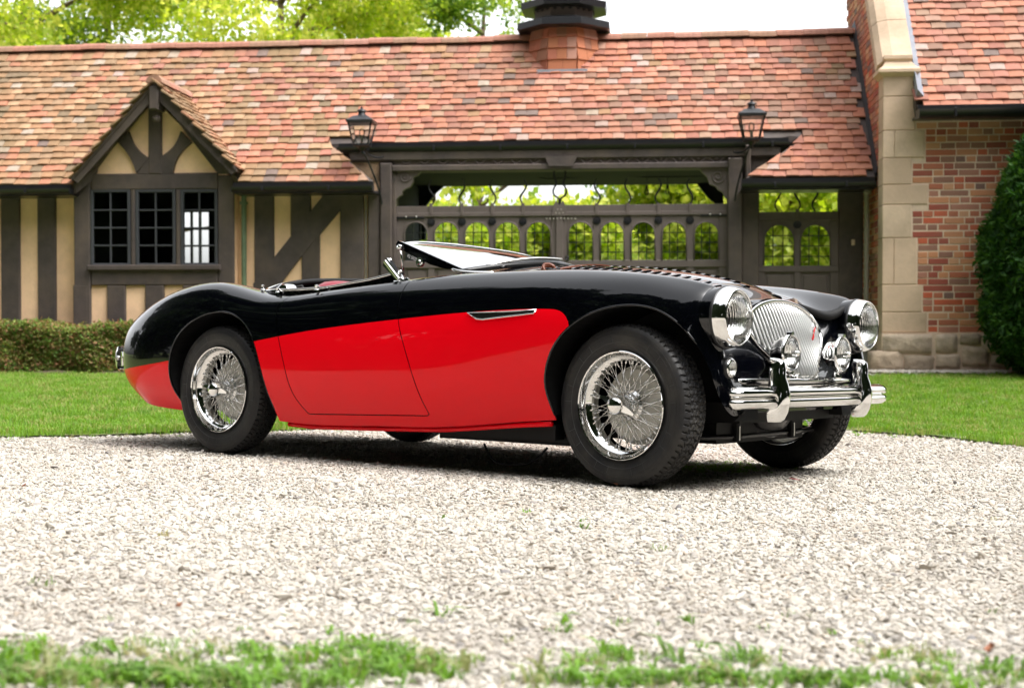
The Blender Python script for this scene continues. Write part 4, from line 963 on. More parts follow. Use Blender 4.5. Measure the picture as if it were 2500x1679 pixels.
# ============================== bulbs strung inside the gateway
def bulb(px, py, W, label):
    s_, z_ = bd(px, py, W); root = frameat('hanging_bulb'); root.location = (BO[0]+s_*ca-W*sa, BO[1]+s_*sa+W*ca, z_); tag(root, label, 'light bulb')
    MB().lathe([(0, -.05), (.022, -.04), (.03, -.018), (.022, .01), (.014, .03)], 14, 'z').build('bulb', M['bulb'], root, smooth=True)
    MB().lathe([(0, .07), (.015, .068), (.016, .025), (0, .025)], 10, 'z').build('socket', M['iron'], root, smooth=True)
    MB().tube([(0, 0, .06), (0, 0, .16)], .004, 5).build('cord', M['iron'], root)
bulb((220/2.8+1500)/K, (748/2.8+200)/K, 1.4, 'clear bulb, left one of the pair hanging above the wide gate')
bulb((362/2.8+1500)/K, (742/2.8+200)/K, 1.4, 'clear bulb, right one of the pair hanging above the wide gate')
bulb((1450/2.8+1500)/K, (728/2.8+200)/K, 1.4, 'clear string light bulb hanging above the narrow side gate')
cb = frameat('light_cable'); tag(cb, 'thin black cable strung across the gateway below the ceiling', 'cable')
MB().tube([(*(lambda q: (q[0], 1.4, q[1]))(bd(x, y, 1.4)),) for x, y in ((1160, 397), (1250, 408), (1340, 403), (1430, 402), (1475, 404), (1530, 403), (1600, 402), (1680, 396))], .006, 5).build('cable', M['iron'], cb)
# ============================== plants
def leafcl(k, n, size, spread, m, fold=.3, asp=.55):
    r = random.Random(k); mb = MB()
    for i in range(n):
        c = Vector((r.gauss(0, 1), r.gauss(0, 1), r.gauss(0, 1))); c = c.normalized()*spread*r.random()**.5
        T = Matrix.Translation(c) @ Euler((r.uniform(-1.2, 1.2), r.uniform(-1.2, 1.2), r.uniform(0, 6.28))).to_matrix().to_4x4(); s = size*r.uniform(.7, 1.25)
        v = [(0, 0, 0), (s*.45, s*asp*.5, s*fold*.3), (s, 0, 0), (s*.45, -s*asp*.5, s*fold*.3)]
        mb.add([T @ Vector(p) for p in v], [(0, 1, 2), (0, 2, 3)], r.random()*.25)
    return variant('leaf_cluster', mb.mesh('leaf_cluster', m))
def rots(n): return np.stack([npr.uniform(-.9, .9, n), npr.uniform(-.9, .9, n), npr.random(n)*6.28], 1)
LC = {}
for nm, m, sz, spd, k in (('bright', 'leaf_bright', .15, .30, 9), ('mid', 'leaf_mid', .14, .30, 9), ('dark', 'leaf_dark', 1.15, 1.0, 8), ('hedge', 'leaf_hedge', .032, .036, 7), ('cedar', 'leaf_cedar', .07, .055, 9)):
    LC[nm] = [leafcl(i*5+len(nm), k, sz, spd, M[m], asp=.75 if nm in ('bright', 'mid') else .5) for i in range(4)]
def limb_mesh(r, H, R, trunk_r, z0, nl=9):
    mb = MB(); tp = curve([(0, 0, -.3), (r.uniform(-.2, .2), r.uniform(-.2, .2), H*.35), (r.uniform(-.5, .5), r.uniform(-.5, .5), H*.92)], 12); mb.tube([tuple(p) for p in tp], [trunk_r*(1-.85*i/11) for i in range(12)], 9); ends = []
    for k in range(nl):
        t = r.uniform(.3, .9); p = tp[int(t*11)]; a = r.uniform(0, 6.28); L = R*r.uniform(.6, .95); up = r.uniform(.15, .6)*L
        c = curve([tuple(p), (p[0]+math.cos(a)*L*.5, p[1]+math.sin(a)*L*.5, p[2]+up*.6), (p[0]+math.cos(a)*L, p[1]+math.sin(a)*L, p[2]+up)], 7)
        mb.tube([tuple(q) for q in c], [trunk_r*.38*(1-.85*i/6) for i in range(7)], 6); ends.append(c[-1]); ends.append(c[4])
    return mb, ends
CROWNS = {}
def tree(name, label, x, y, H, R, zc0, kind, seed, ncl, trunk_r=.22, group=None, rz=0, sx=1):
    """trunk with limbs, crown of scattered leaf clusters in uneven clumps; zc0 = height where the crown starts"""
    root = empty(name, (x, y, float(gz(x, y))), rz); tag(root, label, 'tree', group)
    key = (kind, seed, H, R, zc0, ncl)
    if key not in CROWNS:
        r = random.Random(seed); g = np.random.default_rng(seed); mb, ends = limb_mesh(r, H, R, trunk_r, zc0); tm = mb.mesh('trunk', M['bark'], True)
        cen = [(e[0], e[1], max(e[2], zc0+.4), r.uniform(.5, 1.0)) for e in ends]
        nb = 26
        for k in range(nb):
            a = r.uniform(0, 6.28); t = r.random(); zz_ = zc0+(H-zc0)*t; rr = R*math.sqrt(max(0, 1-((t-.42)/.62)**2))*r.uniform(.35, 1.); cen.append((rr*math.cos(a), rr*math.sin(a), zz_, r.uniform(.55, 1.15)))
        pts = []
        per = ncl//len(cen)
        for (cx, cy, cz, cr) in cen:
            d = g.normal(size=(per, 3)); d /= np.linalg.norm(d, axis=1)[:, None]; q = g.random(per)**.45; s = R*.30*cr
            pts.append(np.array([cx, cy, cz])+d*q[:, None]*s*np.array([1.15, 1.15, .75]))
        pts = np.concatenate(pts); pts = pts[pts[:, 2] > zc0*.8]
        o = scatter('crown', pts, rots(len(pts)), npr.uniform(.7, 1.2, len(pts)), LC[kind]); CROWNS[key] = (tm, o.data, o.modifiers[0].node_group); o.parent = root
        obj('trunk', tm, root)
    else:
        tm, me, ng = CROWNS[key]; obj('trunk', tm, root); o = obj('crown', me, root); md = o.modifiers.new('scatter', 'NODES'); md.node_group = ng
    return root
GB = 'trees beyond the gatehouse roof'
def uX(px, Y): return (px-1250)/F*Y
tree('maple_tree', 'bright green maple crown rising over the roof at the far left', uX(60, 34), 34, 11.8, 4.2, 4.6, 'bright', 1, 4600)
tree('maple_tree', 'green tree crown above the roof left of the bright gap of sky', uX(290, 38), 38, 11.0, 3.0, 5., 'mid', 2, 2200)
tree('maple_tree', 'large yellow green maple crown above the middle of the roof', uX(700, 33), 33, 12.5, 3.6, 4.6, 'bright', 3, 3300, .2)
tree('maple_tree', 'yellow green tree crown above the roof just right of the middle crown', uX(900, 40), 40, 12.5, 2.9, 5.0, 'bright', 4, 2500, .2)
tree('maple_tree', 'leafy tree crown above the roof left of the turret', uX(1160, 36), 36, 11.0, 2.6, 4.6, 'mid', 5, 2300, .2)
tree('garden_tree', 'low spreading tree seen through the left half of the gate', uX(1050, 27), 27, 4.6, 1.9, 1.0, 'bright', 6, 1000, .12)
tree('garden_tree', 'rounded green tree seen through the middle lights of the gate', uX(1640, 30), 30, 4.0, 2.1, .5, 'mid', 7, 1900, .14)
tree('garden_tree', 'yellow green tree seen through the right lights of the gate', uX(1740, 27), 27, 4.2, 2.0, .4, 'bright', 8, 2300, .14)
tree('garden_tree', 'dense green tree seen through the narrow side gate', uX(1930, 26), 26, 4.6, 2.3, .3, 'bright', 9, 2600, .14)
tree('garden_tree', 'bright green tree behind the side gate beside the brick house', uX(2120, 30), 30, 5.4, 2.8, .4, 'bright', 10, 3600, .14)
tree('garden_shrub', 'pale shrub seen low through the middle of the gate', uX(1330, 25), 25, 2.5, 1.6, .1, 'bright', 12, 1500, .08)
tree('garden_shrub', 'green shrub seen low through the left lights of the gate', uX(1110, 31), 31, 2.6, 1.9, .1, 'mid', 13, 1500, .08)
# a belt of trees on the far side of the drive, behind the photographer, that the paint and chrome mirror
rr_ = random.Random(77); GR = 'dark trees of the belt behind the photographer'
for k in range(-3, 20):
    a_ = math.radians((-100-(k*10.2) if k >= 0 else -88-12*(k+1))+rr_.uniform(-3, 3)) if k >= 0 else math.radians(-88+11*(-k-1)); rad_ = rr_.uniform(24, 28) if k < 9 else rr_.uniform(21, 26); x = rad_*math.sin(a_+PI*0)-1; y = 5+rad_*math.cos(a_); sd = 30+k % 3
    tree('park_tree', 'tall dark park tree in the belt behind the photographer', x, y, *(((26, 8.), (22, 7.), (24, 7.5))[k % 3] if k < 9 else ((17, 5.4), (13.5, 5.), (15, 5.2))[k % 3]), .5, 'dark', sd, 3400 if k < 9 else 2000, .25, GR, rz=rr_.uniform(0, 6))
# hedge
def box_bush(name, label, cat, s0, s1, w0, w1, z0, z1, n, kind, m, wavy=.05, group=None):
    root = frameat(name); tag(root, label, cat, group)
    g = np.random.default_rng(len(label)); q = g.random((n, 3)); f = g.random(n)
    d = g.random(n)**2*.10
    face = g.choice(4, n, p=[.5, .32, .1, .08])
    s = s0+(s1-s0)*q[:, 0]; w_ = w0+(w1-w0)*q[:, 1]; z = z0+(z1-z0)*q[:, 2]
    top = z1+wavy*(np.sin(s*3.1)*.5+np.sin(s*7.3+1)*.35+np.sin(s*17)*.2)
    fr = w0+wavy*(np.sin(s*5.1+z*7)*.6+np.sin(s*11+2)*.4)
    w_ = np.where(face == 0, fr+d, w_); z = np.where(face == 1, top-d*.8+np.abs(g.normal(0, .018, n)), np.minimum(z, top-.01)); s = np.where(face == 2, s1-d, s); w_ = np.where(face == 3, w1-d, w_)
    rv = np.clip(g.random(n)*.75+.25*(z > top-.1)*g.random(n), 0, .99)
    o = scatter('foliage', np.stack([s, w_, z], 1), rots(n), g.uniform(.7, 1.35, n), LC[kind], root, rv=rv)
    mb = MB(); ss = s0+.1
    while ss < s1:
        for k in range(4): a = g.uniform(-.12, .12); mb.tube([(ss+a*.4, (w0+w1)/2+g.uniform(-.1, .1), 0), (ss+a*2, (w0+w1)/2+g.uniform(-.2, .2), z1-.12)], .009, 5)
        ss += .28
    mb.build('stems', M['bark'], root)
    MB().box((s0+.1, w0+.14, z0+.12), (s1-.1, w1-.1, z1-.14)).build('inner_shade', M['soil'], root) if False else None
    return root
HW = -.95
hz1 = bd(150, 748, HW)[1]
print("hedge top", hz1, "HW", HW, bd(150, 430, HW))
box_bush('box_hedge', 'low clipped hedge with reddish tips below the timbered wall at the left', 'hedge', bs(-90, HW), bs(345, HW), HW-.30, HW+.42, .10, hz1, 21000, 'hedge', None)
# mulch strip with a wooden edging
def bed(name, s0, s1, w0, w1, m, h=.05, n=60):
    v = []; nx = n
    for i in range(nx+1):
        s = s0+(s1-s0)*i/nx
        for j in range(9):
            w_ = w0+(w1-w0)*j/8+(.03*math.sin(s*6) if j == 0 else 0); X, Y = BO[0]+s*ca-w_*sa, BO[1]+s*sa+w_*ca
            v.append((X, Y, float(gz(X, Y))+.02+(h if 0 < j < 9 else 0)*(.7+.3*math.sin(s*9+j))))
    f = [(i*9+j, (i+1)*9+j, (i+1)*9+j+1, i*9+j+1) for i in range(nx) for j in range(8)]
    o = obj(name, mesh(name, v, f, M[m], True)); tag(o, kind='structure'); return o
bed('mulch_bed', bs(-120, -1.4), bs(700, -1.4), -1.42, 0., 'soil'); bed('planting_bed', bs(1900, -1.3), bs(2450, -1.3), -1.22, -.66, 'gravel_base', .035)
# pebbles in the right bed
n = 2600; g = np.random.default_rng(5); s = bs(1990, -1.2)+g.random(n)*(bs(2400, -1.2)-bs(1990, -1.2)); w_ = -1.22+g.random(n)*.46
X, Y = BO[0]+s*ca-w_*sa, BO[1]+s*sa+w_*ca
o = scatter('bed_pebbles', np.stack([X, Y, gz(X, Y)+.055], 1), rots(n), g.uniform(.012, .045, n), STV); tag(o, 'pale pebbles in the planting bed along the brick house', 'pebbles', kind='stuff')
def clump(px, py, n, s, lab):
    x, y = on_ground(px, py); root = empty('garden_plant', (x, y, float(gz(x, y))+.03)); tag(root, lab, 'plant'); g = np.random.default_rng(n)
    o = scatter('foliage', np.stack([g.normal(0, .09, n), g.normal(0, .05, n), np.zeros(n)], 1), np.stack([g.normal(0, .3, n), g.normal(0, .3, n), g.random(n)*6.28], 1), g.uniform(2., 4.2, n)*s, [LT[0], LT[1], NT[3]], root, rv=g.random(n)*.3)
clump(2368, 893, 46, 1., 'small green grassy plant in the bed left of the clipped cedar'); clump(2412, 893, 24, .8, 'smaller grassy plant in the bed at the foot of the clipped cedar')
clump(2470, 897, 20, .7, 'low green plant in the bed near the right edge of the picture')
# clipped cedar at the right
cx, cy = uX(2655, 13.1), 13.1
root = empty('clipped_cedar', (cx, cy, float(gz(cx, cy)))); tag(root, 'tall dark green clipped cedar in front of the brick wall at the right edge', 'tree')
g = np.random.default_rng(99); n = 24000; z = .06+2.9*g.random(n)**.9; th = g.random(n)*2*PI
rad = np.interp(z, [.05, .2, .5, 1.0, 1.5, 1.9, 2.3, 2.7, 3.0], [.50, .74, .89, .92, .86, .755, .57, .33, .06]); rad = rad*(1+.045*np.sin(th*7+z*5)+.04*np.sin(z*9+th*3)+.03*np.sin(th*19+z*13)); d = g.random(n)**2.2*.16
rr2 = np.maximum(rad-d+g.normal(0, .012, n), .02); az = np.arctan2(np.sin(th), np.cos(th))
R3 = np.stack([g.normal(0, .5, n), g.normal(-.5, .4, n), az+g.normal(0, .4, n)], 1)
o = scatter('crown', np.stack([rr2*np.cos(th), rr2*np.sin(th), z], 1), R3, g.uniform(.6, 1.2, n), LC['cedar'], root)
mb = MB(); mb.tube([(0, 0, -.05), (0, 0, 2.7)], [.08, .01], 8)
for k in range(5): mb.tube([(.5*math.cos(k*1.26+2.6), .5*math.sin(k*1.26+2.6), -.05), (.4*math.cos(k*1.26+2.6), .4*math.sin(k*1.26+2.6), .6)], .03, 6)
mb.build('trunk', M['bark'], root)
# ============================== the roadster: frame x forward from the rear axle, y to its left (away from the camera), z up
car = empty('roadster'); car.matrix_world = CARM; tag(car, 'black and red open vintage roadster with wire wheels and folded windscreen on the gravel', 'car')
R_ = .3065
# ---- body surface: rings of 12 points (near side), interpolated along and round
def ring(x, pts): return [((x if len(p) == 2 else p[0]), p[-2], p[-1]) for p in pts]
ST = [
 ring(-.965, [(-.10, .42), (-.13, .425), (-.14, .435), (-.14, .45), (-.135, .465), (-.12, .475), (-.10, .48), (-.085, .482), (-.065, .484), (-.04, .485), (-.02, .485), (0, .485)]),
 ring(-.935, [(-.36, .32), (-.45, .36), (-.485, .42), (-.485, .48), (-.46, .53), (-.42, .56), (-.37, .58), (-.3, .59), (-.24, .595), (-.16, .60), (-.08, .60), (0, .60)]),
 ring(-.84, [(-.52, .27), (-.615, .33), (-.65, .415), (-.65, .50), (-.625, .575), (-.575, .62), (-.505, .64), (-.42, .65), (-.34, .655), (-.23, .66), (-.11, .66), (0, .66)]),
 ring(-.68, [(-.63, .225), (-.70, .31), (-.722, .42), (-.72, .53), (-.697, .62), (-.645, .685), (-.575, .712), (-.49, .715), (-.4, .71), (-.27, .71), (-.13, .71), (0, .71)]),
 ring(-.42, [(-.66, .198), (-.725, .30), (-.745, .42), (-.745, .56), (-.725, .68), (-.675, .762), (-.605, .792), (-.52, .79), (-.43, .782), (-.3, .785), (-.15, .795), (0, .80)]),
 ring(-.08, [(-.68, .185), (-.74, .30), (-.755, .43), (-.752, .57), (-.737, .70), (-.692, .785), (-.625, .819), (-.54, .815), (-.45, .802), (-.3, .818), (-.15, .838), (0, .845)]),
 ring(.27, [(-.69, .178), (-.742, .30), (-.755, .42), (-.753, .54), (-.742, .64), (-.715, .715), (-.665, .75), (-.60, .765), (-.5, .778), (-.34, .81), (-.17, .838), (0, .846)]),
 ring(.62, [(-.695, .165), (-.742, .29), (-.755, .41), (-.752, .52), (-.742, .61), (-.722, .69), (-.688, .742), (-.63, .766), (-.52, .775), (-.34, .78), (-.17, .785), (0, .785)]),
 ring(1.0, [(-.70, .175), (-.742, .29), (-.755, .41), (-.752, .52), (-.74, .62), (-.718, .71), (-.68, .768), (-.62, .797), (-.5, .812), (-.34, .832), (-.17, .848), (0, .853)]),
 ring(1.4, [(-.695, .188), (-.735, .30), (-.748, .42), (-.746, .54), (-.735, .64), (-.71, .73), (-.665, .79), (-.60, .822), (-.49, .826), (-.34, .856), (-.17, .882), (0, .890)]),
 ring(1.8, [(-.68, .225), (-.72, .32), (-.738, .43), (-.742, .55), (-.732, .65), (-.705, .745), (-.655, .80), (-.585, .828), (-.48, .816), (-.34, .838), (-.17, .866), (0, .876)]),
 ring(2.15, [(-.675, .25), (-.712, .34), (-.733, .44), (-.742, .55), (-.735, .65), (-.70, .745), (-.645, .797), (-.57, .818), (-.46, .795), (-.33, .805), (-.17, .834), (0, .845)]),
 ring(2.4, [(-.67, .26), (-.70, .35), (-.718, .45), (-.725, .55), (-.715, .64), (-.685, .728), (-.63, .778), (-.56, .790), (-.45, .755), (-.32, .752), (-.16, .778), (0, .789)]),
 ring(2.545, [(-.665, .268), (-.685, .36), (-.697, .46), (-.70, .56), (-.692, .64), (-.665, .712), (-.617, .752), (-.556, .763), (2.53, -.44, .712), (2.505, -.31, .708), (2.485, -.155, .734), (2.478, 0, .745)]),
 [(2.625, -.645, .275), (2.63, -.66, .37), (2.625, -.668, .46), (2.612, -.668, .56), (2.605, -.664, .635), (2.605, -.642, .70), (2.605, -.605, .735), (2.605, -.55, .742), (2.59, -.435, .680), (2.548, -.315, .688), (2.512, -.155, .720), (2.503, 0, .730)],
 [(2.672, -.42, .29), (2.664, -.45, .38), (2.648, -.47, .46), (2.632, -.475, .53), (2.62, -.465, .59), (2.61, -.447, .63), (2.60, -.42, .652), (2.588, -.385, .668), (2.570, -.325, .682), (2.547, -.235, .702), (2.525, -.12, .719), (2.517, 0, .7255)],
 [(2.668, -.05, .408), (2.664, -.095, .422), (2.652, -.142, .455), (2.635, -.205, .495), (2.615, -.268, .54), (2.600, -.300, .577), (2.587, -.305, .61), (2.574, -.287, .64), (2.560, -.237, .672), (2.548, -.177, .694), (2.537, -.09, .711), (2.532, 0, .717)],
]
ST = np.array(ST)                                           # stations, 12, 3
ds = np.linalg.norm(np.diff(ST[:, 3:8], axis=0), axis=2).mean(1); ts = np.r_[0, np.cumsum(ds)]
NS, NR = 420, 66
tq = np.linspace(0, ts[-1], NS)
CC = ncs(ts, ST, tq)                                        # NS,12,3
full = np.concatenate([CC, CC[:, -2::-1]*np.array([1, -1, 1])], 1)          # mirror across the centre line: 23 points
uj = np.arange(23.)
SF = np.stack([ncs(uj, full[i], np.linspace(0, 22, 2*NR+1)) for i in range(NS)])   # NS, 2NR+1, 3
nr = 2*NR+1
V0 = SF.reshape(-1, 3); ii = np.arange(NS-1)[:, None]*nr+np.arange(nr-1)[None]; F0 = np.stack([ii, ii+nr, ii+nr+1, ii+1], -1).reshape(-1, 4)
# orientation: outward normals
def vnorm(V, Fc):
    n = np.zeros_like(V)
    for f in Fc if not isinstance(Fc, np.ndarray) else []: pass
    return n
gs = np.gradient(SF, axis=0); gr = np.gradient(SF, axis=1); NRM = np.cross(gs, gr); NRM /= np.linalg.norm(NRM, axis=2)[..., None]+1e-12
if NRM[200, 30, 1] > 0: NRM = -NRM
N0 = NRM.reshape(-1, 3)
e1 = V0[F0[:, 1]]-V0[F0[:, 0]]; e2 = V0[F0[:, 3]]-V0[F0[:, 0]]
if (np.cross(e1, e2)*N0[F0[:, 0]]).sum(1).mean() < 0: F0 = F0[:, ::-1]
class SM:
    """surface mesh that can be cut along level sets"""
    def __init__(s, V, N, F_, MI): s.V, s.N, s.F, s.MI = V, N, F_, MI
def cut(sm, g, keep_neg=True):
    """returns the part where g<0 (list faces as tuples); linear cut"""
    V = list(map(tuple, sm.V)); N = list(map(tuple, sm.N)); gv = np.asarray(g, float).copy(); gv[np.abs(gv) < 1e-9] = 1e-9
    if not keep_neg: gv = -gv
    cache = {}; outF = []; outM = []; gl = gv.tolist()
    def mid(a, b):
        k = (a, b) if a < b else (b, a)
        if k in cache: return cache[k]
        t = gl[k[0]]/(gl[k[0]]-gl[k[1]]); t = min(max(t, .002), .998)
        A, B = V[k[0]], V[k[1]]; V.append(tuple(A[i]+(B[i]-A[i])*t for i in range(3)))
        A, B = N[k[0]], N[k[1]]; N.append(tuple(A[i]+(B[i]-A[i])*t for i in range(3))); cache[k] = len(V)-1; return len(V)-1
    for f, m in zip(sm.F, sm.MI):
        c = sum(1 for i in f if gl[i] < 0)
        if c == len(f): outF.append(f); outM.append(m)
        elif c:
            q = []
            for a, b in zip(f, f[1:]+f[:1]):
                if gl[a] < 0: q.append(a)
                if (gl[a] < 0) != (gl[b] < 0): q.append(mid(a, b))
            if len(q) > 2: outF.append(tuple(q)); outM.append(m)
    used = sorted({i for f in outF for i in f}); mp = {u: k for k, u in enumerate(used)}
    return SM(np.array([V[i] for i in used]), np.array([N[i] for i in used]), [tuple(mp[i] for i in f) for f in outF], outM)
def merge(a, b, mb_=None):
    o = len(a.V); return SM(np.concatenate([a.V, b.V]), np.concatenate([a.N, b.N]), a.F+[tuple(i+o for i in f) for f in b.F], a.MI+(b.MI if mb_ is None else [mb_]*len(b.F)))
def polysd(P, pts):
    """signed distance (negative inside) of points P (n,2) to the closed polygon pts"""
    A = np.array(pts, float); B = np.roll(A, -1, 0); d = np.full(len(P), 1e9); ins = np.zeros(len(P), bool)
    for a, b in zip(A, B):
        e = b-a; w_ = P-a; t = np.clip((w_ @ e)/(e @ e+1e-12), 0, 1); q = w_-t[:, None]*e; d = np.minimum(d, np.hypot(q[:, 0], q[:, 1]))
        c = (a[1] > P[:, 1]) != (b[1] > P[:, 1])
        with np.errstate(divide='ignore', invalid='ignore'): xi = (b[0]-a[0])*(P[:, 1]-a[1])/(b[1]-a[1])+a[0]
        ins ^= c & (P[:, 0] < xi)
    return np.where(ins, -d, d)
def XZ(V): return V[:, [0, 2]]
def XY(V): return V[:, [0, 1]]
fa = curve([(1.99, .10), (1.975, .257), (1.957, .371), (1.971, .455), (2.011, .531), (2.082, .600), (2.163, .645), (2.281, .675), (2.377, .675), (2.472, .648), (2.55, .594), (2.61, .515), (2.645, .43), (2.665, .34), (2.68, .26), (2.69, .10)], 60)
ra = curve([(-.27, .08), (-.28, .19), (-.326, .314), (-.336, .438), (-.297, .528), (-.198, .613), (-.067, .662), (.07, .672), (.19, .635), (.275, .56), (.335, .44), (.385, .30), (.41, .18), (.42, .06)], 60)
body = SM(V0, N0, [tuple(f) for f in F0.tolist()], [0]*len(F0))
def side_gate(V, g): return np.where(np.abs(V[:, 1]) > .40, g, .2)
body = cut(body, -side_gate(body.V, polysd(XZ(body.V), fa)))
body = cut(body, -side_gate(body.V, polysd(XZ(body.V), ra)))
# cockpit opening seen from above
ck = curve([(.02, 0), (.03, -.25), (.06, -.40), (.13, -.53), (.28, -.61), (.50, -.638), (.8, -.645), (1.02, -.63), (1.13, -.58), (1.20, -.45), (1.22, -.2), (1.22, 0)], 50)
ck = np.concatenate([ck, ck[-2:0:-1]*np.array([1, -1])])
body = cut(body, -np.where(body.V[:, 2] > .70, polysd(XY(body.V), ck), .2))
# door outlines
dp = [(1.175, .90), (1.176, .719), (1.188, .636), (1.236, .517), (1.301, .363), (1.357, .233), (.630, .213), (.571, .277), (.510, .413), (.463, .542), (.432, .631), (.424, .691), (.45, .75), (.46, .90)]
dfr = curve(dp[:6], 24); drr = curve(dp[6:], 24); dpoly = np.concatenate([dfr, drr])
GAP = .0021
def door_sd(V, side): return np.where((V[:, 1]*side > .45), polysd(XZ(V), dpoly), .3)
doorN = cut(body, door_sd(body.V, -1)+GAP); doorF = cut(body, door_sd(body.V, 1)+GAP)
body = cut(body, -(door_sd(body.V, -1)-GAP)); body = cut(body, -(door_sd(body.V, 1)-GAP))
# bonnet
bn = curve([(1.42, 0), (1.415, -.25), (1.42, -.36), (1.46, -.415), (1.60, -.425), (2.0, -.405), (2.3, -.36), (2.50, -.29), (2.575, -.20), (2.585, -.08), (2.587, 0)], 60); bn = np.concatenate([bn, bn[-2:0:-1]*np.array([1, -1])])
def bon(V): return np.where(V[:, 2] > .60, polysd(XY(V), bn), .3)
bonnet = cut(body, bon(body.V)+.0018); body = cut(body, -(bon(body.V)-.0018))
bt = curve([(.08, 0), (.075, -.2), (.04, -.33), (-.05, -.38), (-.35, -.36), (-.62, -.30), (-.74, -.2), (-.76, 0)], 40); bt = np.concatenate([bt, bt[-2:0:-1]*np.array([1, -1])])
def boo(V): return np.where(V[:, 2] > .60, polysd(XY(V), bt), .3)
boot = cut(body, boo(body.V)+.0018); body = cut(body, -(boo(body.V)-.0018))
# red flank below the swage line; the line follows the photograph's curve and the loop behind the front wheel
rl = curve([(-1.2, .345), (-.72, .393), (-.336, .438), (.299, .535), (.636, .581), (1.184, .631), (1.558, .657), (1.871, .667), (1.978, .666), (2.040, .654), (2.072, .622), (2.085, .58), (2.12, .55)], 120)
rpoly = np.concatenate([rl, [(2.12, .05), (-1.2, .05)]])
def redcut(sm):
    g = np.where(np.abs(sm.V[:, 1]) > .10, polysd(XZ(sm.V), rpoly), .3)
    g = np.where(sm.V[:, 0] < -.5, np.where(polysd(XZ(sm.V), rpoly) < 0, polysd(XZ(sm.V), rpoly), g), g)
    red = cut(sm, g); blk = cut(sm, -g); return merge(blk, red, 1)
def smobj(sm, name, mats, parent=car, label=None):
    # weld equal positions so shading stays smooth over the colour change
    key = {}; mp = []; V = []; N = []
    for v, n in zip(np.round(sm.V, 6).tolist(), sm.N.tolist()):
        k = tuple(v)
        if k not in key: key[k] = len(V); V.append(v); N.append(n)
        mp.append(key[k])
    Fc = []; MI = []
    for f, m in zip(sm.F, sm.MI):
        q = []
        for i in f:
            j = mp[i]
            if not q or q[-1] != j: q.append(j)
        if len(q) > 1 and q[0] == q[-1]: q.pop()
        if len(set(q)) > 2 and len(set(q)) == len(q): Fc.append(tuple(q)); MI.append(m)
    me = mesh(name, V, Fc, mats, True, MI)
    N = np.array(N); N /= np.linalg.norm(N, axis=1)[:, None]+1e-12
    me.normals_split_custom_set_from_vertices([tuple(n) for n in N])
    o = obj(name, me, parent)
    if label: o['label'] = label
    return o
PB = [M['black_paint'], M['red_paint']]
ob = smobj(redcut(body), 'body', PB, label='black upper body with glossy red lower flank')
dN = smobj(redcut(doorN), 'door', PB, label='near door, black above and red below'); dF = smobj(redcut(doorF), 'door', PB)
obn = smobj(bonnet, 'bonnet', [M['black_paint']]); obt = smobj(boot, 'boot_lid', [M['black_paint']])
# added dark shell 14 mm under the skin, same openings a little smaller
inn = SM(V0-N0*.014, N0, [tuple(f) for f in F0.tolist()], [0]*len(F0))
inn = cut(inn, -side_gate(inn.V, polysd(XZ(inn.V), fa)-.004)); inn = cut(inn, -side_gate(inn.V, polysd(XZ(inn.V), ra)-.004)); inn = cut(inn, -np.where(inn.V[:, 2] > .68, polysd(XY(inn.V), ck)-.004, .2))
smobj(inn, 'gap_backing', [M['under']])  # added black backing that makes the panel gaps read dark and stops light leaks
# arch lips: a rolled edge that follows the opening on the skin
def skin_y(x, z, side=-1):
    P = SF[:, :NR+1].reshape(-1, 3); m = (P[:, 1] < -.35); Q = P[m]; d = np.hypot(Q[:, 0]-x, Q[:, 2]-z); k = np.argsort(d)[:6]; w_ = 1/(d[k]+1e-4); return float((Q[k, 1]*w_).sum()/w_.sum())*(-side)
def lip(crv, nm, rad, m, zmin=.18, off=0.):
    for side in (-1, 1):
        pts = [(x, skin_y(x, z, side)+off*side, z) for x, z in crv if z > zmin]
        pts = [tuple(p) for p in curve(pts[::2], 60)]
        MB().tube(pts, rad, 6).build(nm, m, car, smooth=True)
lip(fa, 'arch_lip', .0045, M['black_paint'], .24, -.003); lip(ra, 'arch_lip', .0045, M['black_paint'], .195, -.003)
lip([p for p in rl[2:100] if not (-.34 < p[0] < .30)][10:], 'swage_line', .0022, M['black_paint'], .2, -.0005) if False else None
# wheel wells
for side in (-1, 1):
    for crv, nm in ((fa[(fa[:, 1] > .24)], 'wheel_well'), (ra[(ra[:, 1] > .19)], 'wheel_well')):
        n = len(crv); v = []
        for yy_ in (-.735, -.36):
            for (x, z) in crv: v.append((x, yy_*(-side)*(1 if yy_ > -.5 else .985), max(z, .12)))
        f = [(i, i+1, n+i+1, n+i) for i in range(n-1)]; f.append(tuple(range(n, 2*n))); 
        v = [(p[0], (skin_y(p[0], max(p[2], .2), side)*.985 if k < n else p[1]), p[2]) for k, p in enumerate(v)]
        MB().add(v, f).build(nm, M['under'], car)
# sill strip below the doors
for side in (-1, 1):
    pts = []
    for x in np.linspace(.45, 1.95, 30):
        z = float(np.interp(x, [.27, .62, 1.0, 1.4, 1.8, 2.15], [.178, .165, .175, .188, .225, .25])); pts.append((x, .668*side, z-.012))
    MB().tube(pts, .012, 6).build('sill_flange', M['red_paint'], car, smooth=True)
    MB().box((.47, .60*side, .160), (1.96, .660*side, .22)).build('sill_underside', M['under'], car)
